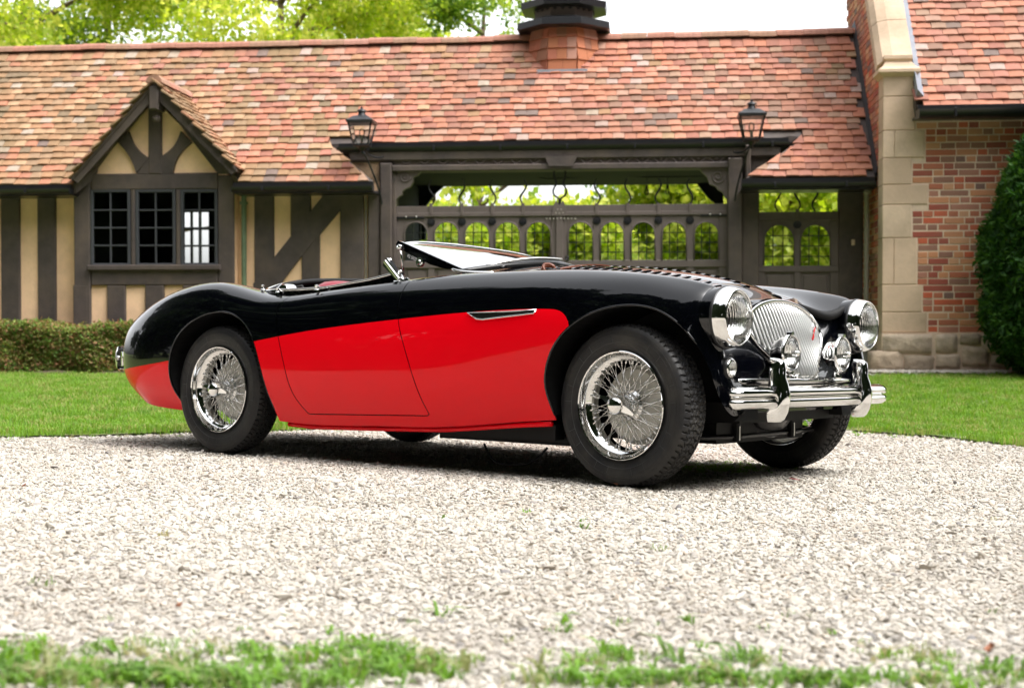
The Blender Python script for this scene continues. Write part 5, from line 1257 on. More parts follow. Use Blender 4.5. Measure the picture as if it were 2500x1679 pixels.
# ---- cockpit
rim = []
for (x, y) in ck: 
    P = SF.reshape(-1, 3); Q = P[P[:, 2] > .68]; k = np.argsort(np.hypot(Q[:, 0]-x, Q[:, 1]-y))[:4]; rim.append((x, y, float(Q[k, 2].mean())+.006))
rim = np.array(rim); ktl = np.where(rim[:, 0] < 1.12)[0]
rn = [tuple(p) for p in rim if p[1] <= 0 and p[0] < 1.14]; rfv = [tuple(p) for p in rim if p[1] > 0 and p[0] < 1.14]
pr = rfv[::1]+rn if rfv[0][0] > rfv[-1][0] else rfv[::-1]+rn
pr = [(1.075, -.600, .844), (.99, -.612, .825), (.91, -.618, .811), (.775, -.625, .795), (.66, -.630, .782), (.49, -.635, .774), (.28, -.622, .775), (.18, -.585, .779), (.115, -.52, .788), (.06, -.40, .815), (.035, -.2, .846), (.03, 0, .860), (.06, .25, .866), (.15, .45, .856), (.4, .58, .838), (.7, .62, .828), (1.075, .600, .844)]
PR = curve(pr, 160)
MB().tube([tuple(p) for p in PR], .0065, 8).build('cockpit_trim', M['chrome'], car, smooth=True)
cen = np.array([.62, 0, 0]); q = PR+np.array([0, 0, -.004]); q[:, :2] = cen[:2]+(PR[:, :2]-cen[:2])*.968
MB().tube([tuple(p) for p in q], .015, 8).build('cockpit_roll', M['under'], car, smooth=True)
lo = PR.copy(); lo[:, 2] -= .10; lo[:, :2] = cen[:2]+(PR[:, :2]-cen[:2])*1.0; n = len(PR)
MB().add([tuple(p) for p in PR]+[tuple(p) for p in lo], [(k, k+1, n+k+1, n+k) for k in range(n-1)]).build('cockpit_surround', M['black_paint'], car, smooth=True)
tub = MB(); n = len(ck)
v = [(x, y*.98, z) for (x, y), z in zip(ck, rim[:, 2]-.012)]+[(x*.97+.02, y*.95, .30) for x, y in ck]
tub.add(v, [(i, (i+1) % n, n+(i+1) % n, n+i) for i in range(n)]+[tuple(range(n, 2*n))]); tub.build('cockpit_tub', M['carpet'], car, smooth=False)
def cushion(nm, x0, x1, y0, y1, z0, z1, m, pw=3.2, tilt=0):
    bm = bmesh.new(); bmesh.ops.create_cube(bm, size=2); bmesh.ops.subdivide_edges(bm, edges=bm.edges, cuts=7, use_grid_fill=True)
    for v in bm.verts:
        c = v.co; l = (abs(c.x)**pw+abs(c.y)**pw+abs(c.z)**pw)**(1/pw); c /= l; t = (c.z+1)/2
        v.co = Vector(((x0+x1)/2+c.x*(x1-x0)/2-tilt*t, (y0+y1)/2+c.y*(y1-y0)/2, (z0+z1)/2+c.z*(z1-z0)/2))
    me = bpy.data.meshes.new(nm); bm.to_mesh(me); bm.free(); me.materials.append(m); me.polygons.foreach_set('use_smooth', np.ones(len(me.polygons), dtype=bool)); return obj(nm, me, car)
for side in (-1, 1):
    cushion('seat_back', .44, .60, .35*side-.21, .35*side+.21, .30, .828, M['leather_red'], 3.4, .06); cushion('seat', .58, 1.05, .30*side-.23, .30*side+.23, .28, .44, M['leather_red'], 3.6)
MB().box((.7, -.06, .30), (1.35, .06, .52), .02).build('transmission_tunnel', M['carpet'], car)
MB().box((1.19, -.60, .60), (1.22, .60, .80), .01).build('dashboard', M['leather_red'], car)
# steering wheel on the left seat's side (far side)
T = Matrix.Translation((1.02, .30, .69)) @ Matrix.Rotation(math.radians(-28), 4, 'Y')
tor = MB(); tor.lathe([(.19+.011*math.cos(a), .011*math.sin(a)) for a in np.linspace(0, 2*PI, 9)[:-1]], 36, 'x', T=T, closed=True); tor.build('steering_wheel', M['rubber_seal'], car, smooth=True)
sp_ = MB(); [sp_.tube([tuple(T @ Vector((0, 0, 0))), tuple(T @ Vector((0, .19*math.cos(a), .19*math.sin(a))))], .006, 6) for a in (0, PI/2, PI, 3*PI/2)]; sp_.tube([tuple(T @ Vector((0, 0, 0))), tuple(T @ Vector((.35, 0, 0)))], .02, 8); sp_.build('steering_spokes', M['chrome'], car, smooth=True)
# folded hood frame stowed behind the seats
hf = MB(); 
for yy_ in (-.50, -.40, .42, .5): hf.tube([(.22, yy_, .70), (.25, yy_, .79), (.30, yy_+.03, .80), (.33, yy_+.05, .74)], .012, 6)
hf.tube([(.23, -.5, .77), (.23, .5, .77)], .014, 6); hf.tube([(.29, -.50, .765), (.29, .42, .765)], .03, 8)
hf.build('folded_hood_frame', M['under'], car, smooth=True)
hk = MB(); hk.lathe([(.0, -.035), (.03, -.035), (.035, -.02), (.035, .02), (.0, .02)], 14, 'y', T=Matrix.Translation((.27, -.52, .775))); hk.tube([(.22, -.54, .74), (.225, -.54, .79), (.24, -.53, .805)], .011, 8); hk.build('hood_catch', M['chrome'], car, auto=35)
cp_ = MB()
for (x, y) in ((.16, -.575), (.33, -.632), (.62, -.658)):
    z = float(rim[np.argmin(np.hypot(rim[:, 0]-x, rim[:, 1]-y)), 2]); cp_.lathe([(.012, -.004), (.012, .004), (.006, .010), (.010, .016), (.010, .024), (0, .028)], 10, 'z', T=Matrix.Translation((x, y-.012, z-.004)))
cp_.build('tonneau_stud', M['chrome'], car, auto=35)
# ---- windscreen folded flat
TE = curve([(.985, -.515, .965), (.955, -.42, .982), (.925, -.2, .997), (.92, 0, 1.0), (.925, .2, .997), (.955, .42, .982), (.985, .515, .965)], 31)
BE = curve([(1.345, -.515, .846), (1.40, -.40, .868), (1.455, -.2, .892), (1.475, 0, .902), (1.455, .2, .892), (1.40, .40, .868), (1.345, .515, .846)], 31)
nn = 9; v = []
for j in range(nn+1):
    t = j/nn; C_ = TE*(1-t)+BE*t; C_ = C_.copy(); C_[:, 2] += .010*math.sin(PI*t); v += [tuple(p) for p in C_]
MB().add(v, [(j*31+i, j*31+i+1, (j+1)*31+i+1, (j+1)*31+i) for j in range(nn) for i in range(30)]).build('windscreen', M['windscreen'], car, smooth=True)
MB().tube([tuple(p) for p in TE], .0065, 8, flat=1.3).build('windscreen_frame', M['chrome'], car, smooth=True)
MB().tube([tuple(p+np.array([.004, 0, -.012])) for p in TE], .004, 6).build('windscreen_seal', M['rubber_seal'], car, smooth=True)
MB().tube([tuple(p+np.array([.0, 0, -.006])) for p in BE], .012, 8).build('windscreen_seal', M['rubber_seal'], car, smooth=True)
for side in (-1, 1):
    y = .522*side
    pts = [(.972, .972), (.985, .985), (1.0, .981), (1.36, .850), (1.345, .840), (1.24, .858), (1.18, .873), (1.10, .903), (1.03, .934), (.975, .958)]
    v = [(a, y-.008, b) for a, b in pts]+[(a, y+.008, b) for a, b in pts]; n = len(pts)
    MB().add(v, [tuple(range(n)), tuple(range(2*n-1, n-1, -1))]+[(i, i+n, (i+1) % n+n, (i+1) % n) for i in range(n)]).build('windscreen_side_arm', M['black_paint'], car)
    k = MB(); k.lathe([(0, -.022), (.010, -.022), (.012, -.018), (.012, -.012), (.021, -.012), (.021, .0), (0, .0)], 20, 'y', T=Matrix.Translation((1.125, y-.008 if side < 0 else y+.03, .885))); k.build('thumb_nut', M['chrome'], car, auto=35)
    k = MB(); k.lathe([(0, -.012), (.012, -.012), (.013, 0), (0, 0)], 16, 'y', T=Matrix.Translation((1.0, y-.008, .955))); k.tube([(1.0, y-.014, .955), (1.012, y-.014, .92), (1.032, y-.02, .83)], .0045, 8); k.build('stay_rod', M['chrome'], car, smooth=True)
    # bright pillar stump fixed to the scuttle
    a0, b0 = (.985, .872), (1.075, .800)
    k = MB(); d = Vector((b0[0]-a0[0], 0, b0[1]-a0[1])); n_ = Vector((-d.z, 0, d.x)).normalized()
    for off, wd, yy_ in ((0, .030, .0), ):
        q = [(a0[0]-n_.x*.002, a0[1]-n_.z*.002), (a0[0]+n_.x*.038, a0[1]+n_.z*.038), (b0[0]+n_.x*.022, b0[1]+n_.z*.022), (b0[0]-n_.x*.004, b0[1]-n_.z*.004)]
        yo = .612*side; v = [(a, yo-.012, b) for a, b in q]+[(a, yo+.012, b) for a, b in q]; k.add(v, [(0, 1, 2, 3), (7, 6, 5, 4), (0, 4, 5, 1), (1, 5, 6, 2), (2, 6, 7, 3), (3, 7, 4, 0)])
        k.tube([(a0[0]+n_.x*.02, yo-.012, a0[1]+n_.z*.02), (b0[0]+n_.x*.010, yo-.012, b0[1]+n_.z*.010)], .008, 8)
    k.box((1.055, yo-.02, .788), (1.135, yo+.02, .802), .004); k.lathe([(.012, 0), (.012, .012), (0, .02)], 10, 'z', T=Matrix.Translation((1.09, yo-.004, .80))); k.lathe([(.012, 0), (.012, .010), (0, .016)], 10, 'z', T=Matrix.Translation((1.12, yo-.004, .80)))
    k.build('pillar_bracket', M['chrome'], car, auto=35)
    # curved chrome foot of the screen
    k = MB(); k.tube([tuple(p) for p in curve([(1.30, .53*side, .852), (1.36, .545*side, .838), (1.44, .52*side, .832), (1.50, .49*side, .831)], 12)], .007, 8); k.build('screen_foot', M['chrome'], car, smooth=True)
# print on the side arm
def text_on(txt, size, mtx, m, name, parent, depth=.0005):
    cu = bpy.data.curves.new(name, 'FONT'); cu.body = txt; cu.size = size; cu.extrude = depth; cu.align_x = 'CENTER'; cu.align_y = 'CENTER'
    t = bpy.data.objects.new(name, cu); col.objects.link(t); dg = bpy.context.evaluated_depsgraph_get(); me = bpy.data.meshes.new_from_object(t.evaluated_get(dg)); bpy.data.objects.remove(t); me.materials.clear(); me.materials.append(m)
    o = obj(name, me, parent); o.matrix_local = mtx; return o
text_on('42 502N', .020, Matrix.Translation((1.075, -.5315, .905)) @ Matrix.Rotation(math.radians(20), 4, 'Y') @ Matrix.Rotation(PI/2, 4, 'X'), M['print_white'], 'stamped_mark', car)
# ---- bonnet strap, buckle, louvres
def top_z(x, y):
    P = SF.reshape(-1, 3); m = (np.abs(P[:, 0]-x) < .05) & (np.abs(P[:, 1]-y) < .06) & (P[:, 2] > .6); Q = P[m]; d = np.hypot(Q[:, 0]-x, Q[:, 1]-y); k = np.argsort(d)[:4]; w_ = 1/(d[k]+1e-4); return float((Q[k, 2]*w_).sum()/w_.sum())
def strap(crv, wd, th, nm, m):
    v = []; n = len(crv)
    for i, p in enumerate(crv):
        t = np.array(crv[min(i+1, n-1)])-np.array(crv[max(i-1, 0)]); t /= np.linalg.norm(t); s_ = np.array([-t[1], t[0], 0]); s_ /= np.linalg.norm(s_)+1e-9
        p = np.array(p); v += [tuple(p-s_*wd/2), tuple(p+s_*wd/2), tuple(p+s_*wd/2+[0, 0, th]), tuple(p-s_*wd/2+[0, 0, th])]
    return MB().add(v, [(4*i+k, 4*i+(k+1) % 4, 4*i+4+(k+1) % 4, 4*i+4+k) for i in range(n-1) for k in range(4)]).build(nm, m, car)
strap([(1.72, y, top_z(1.72, y)+.003) for y in np.linspace(-.435, .435, 60)], .030, .004, 'bonnet_strap', M['leather_brown'])
strap([(x, .045-.01*(x-1.5), top_z(x, .045)+.003) for x in np.linspace(1.74, 2.60, 50)], .026, .003, 'bonnet_strip', M['leather_brown']) if False else None
bk = MB(); zb_ = top_z(1.72, -.385); 
for dx in (-.024, .024): bk.tube([(1.72+dx, -.41, zb_+.010), (1.72+dx, -.355, zb_+.018)], .004, 6)
for dy in (-.41, -.355): bk.tube([(1.696, dy, zb_+.012), (1.744, dy, zb_+.012)], .004, 6)
bk.build('strap_buckle', M['iron'], car, smooth=True)
lp = MB(); z0 = top_z(1.72, -.39)
for k in range(3): lp.tube([tuple(p) for p in curve([(1.700+.008*k, -.42, z0+.004), (1.702, -.41, z0+.022+.004*k), (1.72, -.395, z0+.026+.004*k), (1.738, -.385, z0+.02), (1.742-.008*k, -.38, z0+.004)], 12)], .007, 6)
lp.build('strap_loop', M['leather_brown'], car, smooth=True)
lv = []; 
def louvre_mesh():
    L, Wd, Hh = .026, .10, .0045; v = []; nx, ny = 6, 8
    for i in range(nx+1):
        for j in range(ny+1):
            a = i/nx; b = j/ny*2-1; h = Hh*(math.sin(min(1, a*1.0)*PI/2))*max(0, 1-abs(b)**5); v.append((a*L, b*Wd/2, h))
    f = [(i*(ny+1)+j, (i+1)*(ny+1)+j, (i+1)*(ny+1)+j+1, i*(ny+1)+j+1) for i in range(nx) for j in range(ny)]
    e = nx*(ny+1); base = len(v); v += [(L-.004, (j/ny*2-1)*Wd/2, -.003) for j in range(ny+1)]; f += [(e+j, base+j, base+j+1, e+j+1) for j in range(ny)]
    return mesh('louvre', v, f, M['black_paint'], True)
LM = louvre_mesh(); LM.set_sharp_from_angle(angle=math.radians(40))
for row, (yc, x0, n_) in enumerate(((-.24, 1.60, 19), (.24, 1.60, 19), (.0, 1.62, 18))):
    for k in range(n_):
        x = x0+k*.046
        if abs(x+.015-1.72) < .03: continue
        yy_ = yc*(1-.12*(x-1.6)); z = top_z(x, yy_); zx = (top_z(x+.03, yy_)-top_z(x-.03, yy_))/.06; zy = (top_z(x, yy_+.03)-top_z(x, yy_-.03))/.06
        o = obj('louvre', LM, obn); o.matrix_local = Matrix.Translation((x, yy_, z+.0008)) @ Matrix.Rotation(-math.atan(zx), 4, 'Y') @ Matrix.Rotation(math.atan(zy), 4, 'X') @ Matrix.Diagonal((1, .95 if row < 2 else .6, 1, 1))
# air intake lip / wiper rail at the bonnet's back edge
MB().tube([(1.43, y, top_z(1.43, y)+.010+.006*math.cos(y*3)) for y in np.linspace(-.36, .36, 30)], [.004+.010*math.sin(PI*k/29)**.5 for k in range(30)], 8).build('scuttle_rail', M['black_paint'], car, smooth=True)
MB().tube([tuple(p) for p in curve([(1.385, -.40, .868), (1.42, -.33, .888), (1.47, -.18, .912), (1.49, 0, .918)], 16)], .008, 6).build('wiper_arm', M['satin'], car, smooth=True)
# side vent with chrome surround
vp = [(1.563, .648), (1.628, .604), (1.715, .603), (1.985, .646), (1.992, .660)]
vp = [(1.570, .650), (1.612, .617), (1.66, .610), (1.90, .637), (1.918, .662)]
def onskin(x, z, off=0.): return (x, skin_y(x, z)-off, z)
def from_view(px, py, y=-.745):                             # a point of the flank measured in the 2335 px view
    d = np.linalg.inv(CR) @ np.array([(px*K-1250)/F, 1, -(py*K-839.5)/F]); o = -np.linalg.inv(CR) @ CT; s = (y-o[1])/d[1]; return o[0]+d[0]*s, o[2]+d[2]*s
for side in (-1, 1):
    q = [from_view(*p) for p in ((1062, 713), (1084, 727), (1098, 728), (1214, 714), (1218, 706), (1170, 709))]
    pts = [(x, skin_y(x, z, side), z) for x, z in q]
    MB().add([(x, y-.0015*(-side), z) for x, y, z in pts]+[(x, y-.004*side*-1*-1, z) for x, y, z in pts], [tuple(range(6))]).build('vent_opening', M['chrome'] if False else M['vent'], car)
    MB().tube([(x, y+.003*side, z) for x, y, z in pts+pts[:1]], .0032, 6).build('vent_surround', M['chrome'], car, smooth=True)
# ---- headlamps, indicators, fog lamps
def lamp(x, y, z, r, nm, bez=True):
    for _ in (0,):
        T = Matrix.Translation((x, y, z))
        b = MB().lathe([(r*.99, -.105), (r*1.03, -.075), (r*1.035, -.060)], 40, 'x', T=T).build(nm+'_bucket', M['black_paint'], car, smooth=True)
        MB().lathe([(r*1.03, -.062), (r*1.05, -.058), (r*1.05, -.052), (r*1.02, -.050)], 40, 'x', T=T).build(nm+'_gasket', M['rubber_seal'], car, smooth=True)
        MB().lathe([(r*1.02, -.052), (r*1.02, -.040), (r*.985, -.018), (r*.93, -.004), (r*.885, .001), (r*.865, -.002), (r*.86, -.010), (r*.845, -.012), (r*.83, -.006), (r*.815, -.008), (r*.81, -.02)], 48, 'x', T=T).build(nm+'_bezel', M['chrome'], car, smooth=True)
        MB().lathe([(r*.81, -.014), (r*.80, -.004), (r*.70, .006), (r*.5, .016), (r*.25, .022), (0.0005, .024)], 40, 'x', T=T).build(nm+'_lens', M['lens'], car, smooth=True)
        MB().lathe([(r*.81, -.020), (r*.7, -.045), (r*.5, -.07), (r*.25, -.085), (0.0005, -.09)], 32, 'x', T=T).build(nm+'_reflector', M['chrome'], car, smooth=True)
for side in (-1, 1):
    lamp(2.705, .56*side, .634, .110, 'headlamp')
    # fog lamp on the badge bar
    fx, fy, fz, r = 2.735, .225*side, .509, .068; T = Matrix.Translation((fx, fy, fz))
    MB().lathe([(.0005, -.075), (r*.35, -.073), (r*.7, -.055), (r*.95, -.022), (r*1.0, -.008), (r*1.06, -.004), (r*1.06, .006), (r*.98, .010), (r*.95, .008)], 36, 'x', T=T).build('fog_lamp', M['chrome'] if side > 0 else M['black_paint'], car, smooth=True)
    MB().lathe([(r*1.0, -.006), (r*1.07, -.003), (r*1.075, .006), (r*.99, .011), (r*.95, .008)], 36, 'x', T=T).build('fog_lamp_rim', M['chrome'], car, smooth=True)
    MB().lathe([(r*.96, .006), (r*.8, .014), (r*.4, .021), (.0005, .023)], 32, 'x', T=T).build('fog_lamp_lens', M['lens'], car, smooth=True)
    MB().lathe([(r*.94, -.004), (r*.7, -.03), (r*.35, -.045), (.0005, -.05)], 28, 'x', T=T).build('fog_lamp_reflector', M['chrome'], car, smooth=True)
    MB().lathe([(.010, .018), (.012, .026), (.010, .036), (.0005, .040)], 14, 'x', T=T).build('fog_lamp_cap', M['chrome'], car, smooth=True)
    mb = MB(); mb.box((fx-.012, fy-.010, fz+r*1.02), (fx+.012, fy+.010, fz+r*1.02+.012), .002); mb.tube([(fx-.02, fy, fz-r*.9), (fx-.02, fy, .41)], .009, 8); mb.lathe([(.018, 0), (.02, .012), (.014, .03), (.009, .035)], 12, 'z', T=Matrix.Translation((fx-.02, fy, .408))); mb.lathe([(.013, -.02), (.015, -.005), (.006, .0)], 6, 'z', T=Matrix.Translation((fx-.02, fy, .39))); mb.tube([(fx-.01, fy-.012, fz-r*1.05), (fx+.006, fy-.012, fz-r*1.12), (fx+.01, fy+.01, fz-r*1.05)], .004, 6)
    mb.build('fog_lamp_mount', M['chrome'], car, auto=40)
    # indicator
    T = Matrix.Translation((2.665, .565*side, .452))
    MB().lathe([(.036, -.03), (.040, .0), (.040, .006), (.034, .012)], 28, 'x', T=T).build('indicator_base', M['rubber_seal'], car, smooth=True)
    MB().lathe([(.035, .006), (.034, .014), (.028, .018), (.027, .014)], 28, 'x', T=T).build('indicator_rim', M['chrome'], car, smooth=True)
    MB().lathe([(.028, .012), (.024, .020), (.012, .026), (.0005, .027)], 24, 'x', T=T).build('indicator_lens', M['lens'], car, smooth=True)
    MB().lathe([(.028, .008), (.0005, -.004)], 20, 'x', T=T).build('indicator_reflector', M['satin'], car, smooth=True)
# ---- grille
go = ST[-1]                                                 # outline, near half
gout = np.concatenate([go[1:], go[-2:0:-1]*np.array([1, -1, 1])])       # bottom near -> top -> bottom far
gc = curve(np.concatenate([gout, gout[:1]]), 90)
MB().tube([(p[0]+.008+.034*max(0, 1-(p[1]/.305)**2)*(p[2] > .6)+.02*(p[2] < .43), p[1], p[2]) for p in gc], .0085, 8, flat=.8).build('grille_surround', M['chrome'], car, smooth=True)
gsd = lambda y, z: float(polysd(np.array([[y, z]]), gc[:, 1:])[0])
NB = 27
gh_ = go[np.argsort(go[:, 2])]
for k in range(NB):
    t = (k-(NB-1)/2)/((NB-1)/2); pts = []
    for z in np.linspace(.408, .717, 34):
        y = t*.300*float(np.interp(z, [.41, .50, .56, .72], [.94, .985, 1., 1.0]))
        if gsd(y, z) > -.002: continue
        hw = max(.03, float(np.interp(z, gh_[:, 2], np.abs(gh_[:, 1]))))
        pts.append((float(np.interp(z, gh_[:, 2], gh_[:, 0]))-.004+.034*max(0, 1-(y/.305)**2), y, z))
    if len(pts) > 2: MB().tube(pts, .0066, 8, flat=1.3).build('grille_bar', M['grille_bar'], car, smooth=True)
MB().box((2.60, -.46, .285), (2.655, .46, .415), .01).build('front_valance', M['black_paint'], car)
v = [(p[0]-.03, p[1], p[2]) for p in gc[:-1]]; MB().add(v, [tuple(range(len(v)))]).build('grille_back', M['under'], car)
zg = .585; yg = .185
ba = [(-.010, .0), (.004, .012), (-.002, .014), (.012, .040), (-.002, .026), (.003, .024), (-.012, .004)]
MB().prism([(a*1.1, b*1.35) for a, b in ba], -.002, .002, T=Matrix.Translation((2.632, yg, zg-.02)) @ Matrix.Rotation(PI/2, 4, 'Z')).build('grille_badge', M['badge_red'], car)
MB().tube([(2.626, yg+.010, zg-.03), (2.630, yg-.010, zg+.045)], .003, 6).build('badge_bar_trim', M['chrome'], car, smooth=True)
# ---- bumper, overriders, badge bar
BX = 2.747
def sweep(prof, path, nm, m, caps=True, par=car):
    v = []; n = len(prof); k = len(path)
    for i, p in enumerate(path):
        t = Vector(path[min(i+1, k-1)])-Vector(path[max(i-1, 0)]); t.normalize(); nrm_ = Vector((t.y, -t.x, 0)).normalized()
        if nrm_.x < 0: nrm_ = -nrm_
        for (a, h) in prof: v.append(tuple(Vector(p)+nrm_*a+Vector((0, 0, h))))
    f = [(i*n+j, i*n+(j+1) % n, (i+1)*n+(j+1) % n, (i+1)*n+j) for i in range(k-1) for j in range(n)]
    if caps: f += [tuple(range(n-1, -1, -1)), tuple(range((k-1)*n, k*n))]
    return MB().add(v, f).build(nm, m, par, smooth=True)
bpf = []
for i in range(25):
    t = i/24; h = -.043+.086*t; a = -.010+.030*math.sin(PI*t)**.38+.012*abs(math.sin(2*PI*t))**.9-.008*math.exp(-((t-.5)/.05)**2)
    bpf.append((a, h))
bpf = bpf+[(-.004, .040), (-.004, -.040)]
def bx(y): return BX-.016*(abs(y)/.66)**2.2
path = [(bx(y), y, .345) for y in np.linspace(-.622, .608, 60)]
path = [(bx(.62)-.020, -.631, .345), (bx(.62)-.008, -.628, .345)]+path+[(bx(.61)-.008, .614, .345), (bx(.61)-.020, .617, .345)]
bmp = sweep(bpf, path, 'front_bumper', M['chrome'])
for side in (-1, 1):
    prof = [(.255, .012, .030), (.265, .026, .036), (.29, .040, .038), (.325, .050, .036), (.36, .052, .033), (.395, .044, .029), (.42, .034, .026), (.45, .034, .024), (.475, .030, .022), (.487, .016, .020), (.491, -.004, .016)]
    v = []; n = 14
    for (z, a, w_) in prof:
        for j in range(n):
            th = PI*j/(n-1)-PI/2; v.append((BX+.018+(a)*max(0, math.cos(th))**.55-.02*(math.cos(th) <= 0.01), w_*math.sin(th), z))
    f = [(i*n+j, i*n+j+1, (i+1)*n+j+1, (i+1)*n+j) for i in range(len(prof)-1) for j in range(n-1)]+[tuple(range(n)), tuple(range((len(prof)-1)*n, len(prof)*n))]
    o = MB().add(v, f).build('overrider', M['chrome'], car, auto=50); o.location = (-.012, .362*side, 0)
    MB().box((BX-.03, .362*side-.036, .303), (BX+.022, .362*side+.036, .388), .008).build('overrider_gasket', M['rubber_seal'], car)
    MB().box((2.55, .33*side-.015, .32), (BX-.006, .33*side+.015, .37)).build('bumper_iron', M['under'], car)
MB().tube([(2.70-.05*(abs(y)/.5)**2, y, .403) for y in np.linspace(-.50, .46, 30)], .011, 10).build('badge_bar', M['chrome'], car, smooth=True)
# rear bumper end and overrider
sweep([(a*.9, h*.9) for a, h in bpf], [(-.99+.06*(abs(y)/.6)**2*-1*-1, y, .44) for y in np.linspace(.6, -.6, 30)], 'rear_bumper', M['chrome'])
for side in (-1, 1):
    v = []; n = 12; prof = [(.385, .006, .022), (.395, .020, .026), (.43, .034, .026), (.47, .034, .024), (.50, .018, .022), (.507, .0, .018)]
    for (z, a, w_) in prof:
        for j in range(n): th = PI*j/(n-1)-PI/2; v.append((-1.03-a*max(0, math.cos(th))**.6, w_*math.sin(th), z))
    o = MB().add(v, [(i*n+j, i*n+j+1, (i+1)*n+j+1, (i+1)*n+j) for i in range(len(prof)-1) for j in range(n-1)]+[tuple(range(n)), tuple(range((len(prof)-1)*n, len(prof)*n))]).build('rear_overrider', M['chrome'], car, auto=50); o.location = (0.0, .53*side, 0)
    MB().box((-1.03, .53*side-.028, .40), (-.95, .53*side+.028, .495), .006).build('overrider_gasket', M['rubber_seal'], car); MB().tube([(-1.0, .53*side-.03, .445), (-1.0, .53*side-.05, .445)], .012, 8).build('bumper_bolt', M['satin'], car, smooth=True)
# ---- underside
un = MB(); un.box((-.3, -.56, .225), (1.2, .56, .27)); un.box((1.2, -.56, .165), (1.95, .56, .22)); un.box((1.9, -.36, .16), (2.5, .36, .24)); un.box((2.48, -.40, .245), (2.62, .40, .32)); un.box((-.85, -.42, .24), (-.45, .42, .40)); un.build('chassis_pan', M['under'], car)
MB().box((1.30, -.60, .135), (2.0, -.50, .18), .01).build('chassis_rail', M['under'], car); MB().box((1.15, .50, .118), (2.0, .62, .17), .01).build('chassis_rail', M['under'], car)
T = Matrix.Translation((2.46, 0.03, .375))
MB().lathe([(.0005, .12), (.13, .12), (.17, .10), (.18, .0), (.17, -.1), (.0005, -.12)], 28, 'x', T=T).build('splash_shield', M['under_gloss'], car, smooth=True)
MB().tube([(2.30, -.56, .20), (2.50, -.45, .188), (2.50, -.2, .182), (2.50, .3, .186), (2.50, .45, .19), (2.3, .56, .2)], .011, 8).build('anti_roll_bar', M['under_gloss'], car, smooth=True)
for y in (-.22, .24):
    MB().box((2.485, y-.016, .165), (2.520, y+.016, .25), .004).build('bar_clamp', M['under'], car); MB().box((2.521, y-.004, .170), (2.524, y+.002, .225)).build('clamp_strap', M['satin'], car)
MB().tube([tuple(p) for p in curve([(2.48, -.10, .24), (2.5, 0., .185), (2.5, .1, .172), (2.48, .2, .195), (2.48, .3, .26)], 20)], .006, 6).build('brake_hose', M['under_gloss'], car, smooth=True)
MB().tube([tuple(p) for p in curve([(1.52, -.56, .12), (1.58, -.57, .055), (1.68, -.57, .043), (1.78, -.56, .065), (1.84, -.55, .12)], 20)], .005, 6).build('hanging_cable', M['under'], car, smooth=True)
MB().tube([(.2, .12, .20), (1.6, .12, .16)], .028, 10).build('exhaust_pipe', M['under'], car, smooth=True)
MB().tube([(0, -.56, R_), (0, .56, R_)], .05, 12).build('rear_axle', M['under'], car, smooth=True)
MB().tube([(2.286, -.50, R_-.05), (2.286, .50, R_-.05)], .035, 10).build('front_axle', M['under'], car, smooth=True)
# ---- wheels
def tyre_mesh():
    na = 540; half = .0705; prof = []
    # tread: fine lateral samples with height pattern; sidewall: coarse
    lat = np.linspace(-.058, .058, 45); v = []; rows = []
    th = np.linspace(0, 2*PI, na, endpoint=False)
    def tri(x): return 2*np.abs(2*(x-np.floor(x+.5)))-1
    side_prof = [(.189, .050), (.196, .058), (.203, .062), (.212, .066), (.218, .0685), (.2185, .0675), (.222, .0692), (.245, .0745), (.262, .0750), (.2625, .0742), (.265, .0742), (.2655, .0748), (.276, .0728), (.2765, .0720), (.279, .0716), (.2795, .0722), (.288, .0685), (.2935, .0645)]
    full_rows = [(r_, -y_, None) for r_, y_ in side_prof]+[(None, y_, 1) for y_ in lat]+[(r_, y_, None) for r_, y_ in side_prof[::-1]]
    Z = []
    for (r_, y_, tr) in full_rows:
        if tr is None: rr = np.full(na, r_); yy_ = np.full(na, y_)
        else:
            crown = R_-.0085*(abs(y_)/.058)**3.2-.0005; h = np.zeros(na); N_ = 72
            for gy in (-.036, -.0125, .0125, .036):
                c = gy+.0042*tri(th/(2*PI)*N_+(.25 if gy > 0 else 0)); h = np.maximum(h, (np.abs(y_-c) < .0030)*1.0)
            ph = (th/(2*PI)*N_*1.0+(y_*9)) % 1.0
            if abs(y_) > .040: h = np.maximum(h, (ph < .26)*1.0)
            elif .017 < abs(y_) < .031: h = np.maximum(h, ((ph+.5) % 1.0 < .2)*.9)
            elif abs(y_) < .008: h = np.maximum(h, ((ph+.25) % 1.0 < .2)*.9)
            rr = crown-.0075*h; yy_ = np.full(na, y_)
        Z.append(np.stack([rr*np.cos(th), yy_, rr*np.sin(th)], 1))
    Z = np.array(Z); m_, n_ = Z.shape[:2]; v = Z.reshape(-1, 3)
    a = np.arange(m_-1)[:, None]*n_+np.arange(n_)[None]; b = np.arange(m_-1)[:, None]*n_+(np.arange(n_)+1)[None] % n_
    f = np.stack([a, b, b+n_, a+n_], -1).reshape(-1, 4)[:, ::-1]
    # fewer sidewall columns are not worth the trouble: shared by four wheels
    me = mesh('tyre', v, np.ascontiguousarray(f), M['rubber'], True); me.set_sharp_from_angle(angle=math.radians(30)); return me
TYM = tyre_mesh()
mk = MB()
for k in range(18):                                         # fine radial mould lines on both sidewalls
    a = 2*PI*(k+.3*(k % 2))/18
    for s in (-1, 1): mk.tube([(r_*math.cos(a), s*y_, r_*math.sin(a)) for r_, y_ in ((.234, .0732), (.248, .0755), (.262, .0757))], .0006, 4)
mk.lathe([(.2335, -.0722), (.2345, -.0732)], 120, 'y'); mk.lathe([(.2335, .0722), (.2345, .0732)], 120, 'y')
MKM = mk.mesh('mould_line', M['rubber_line'])
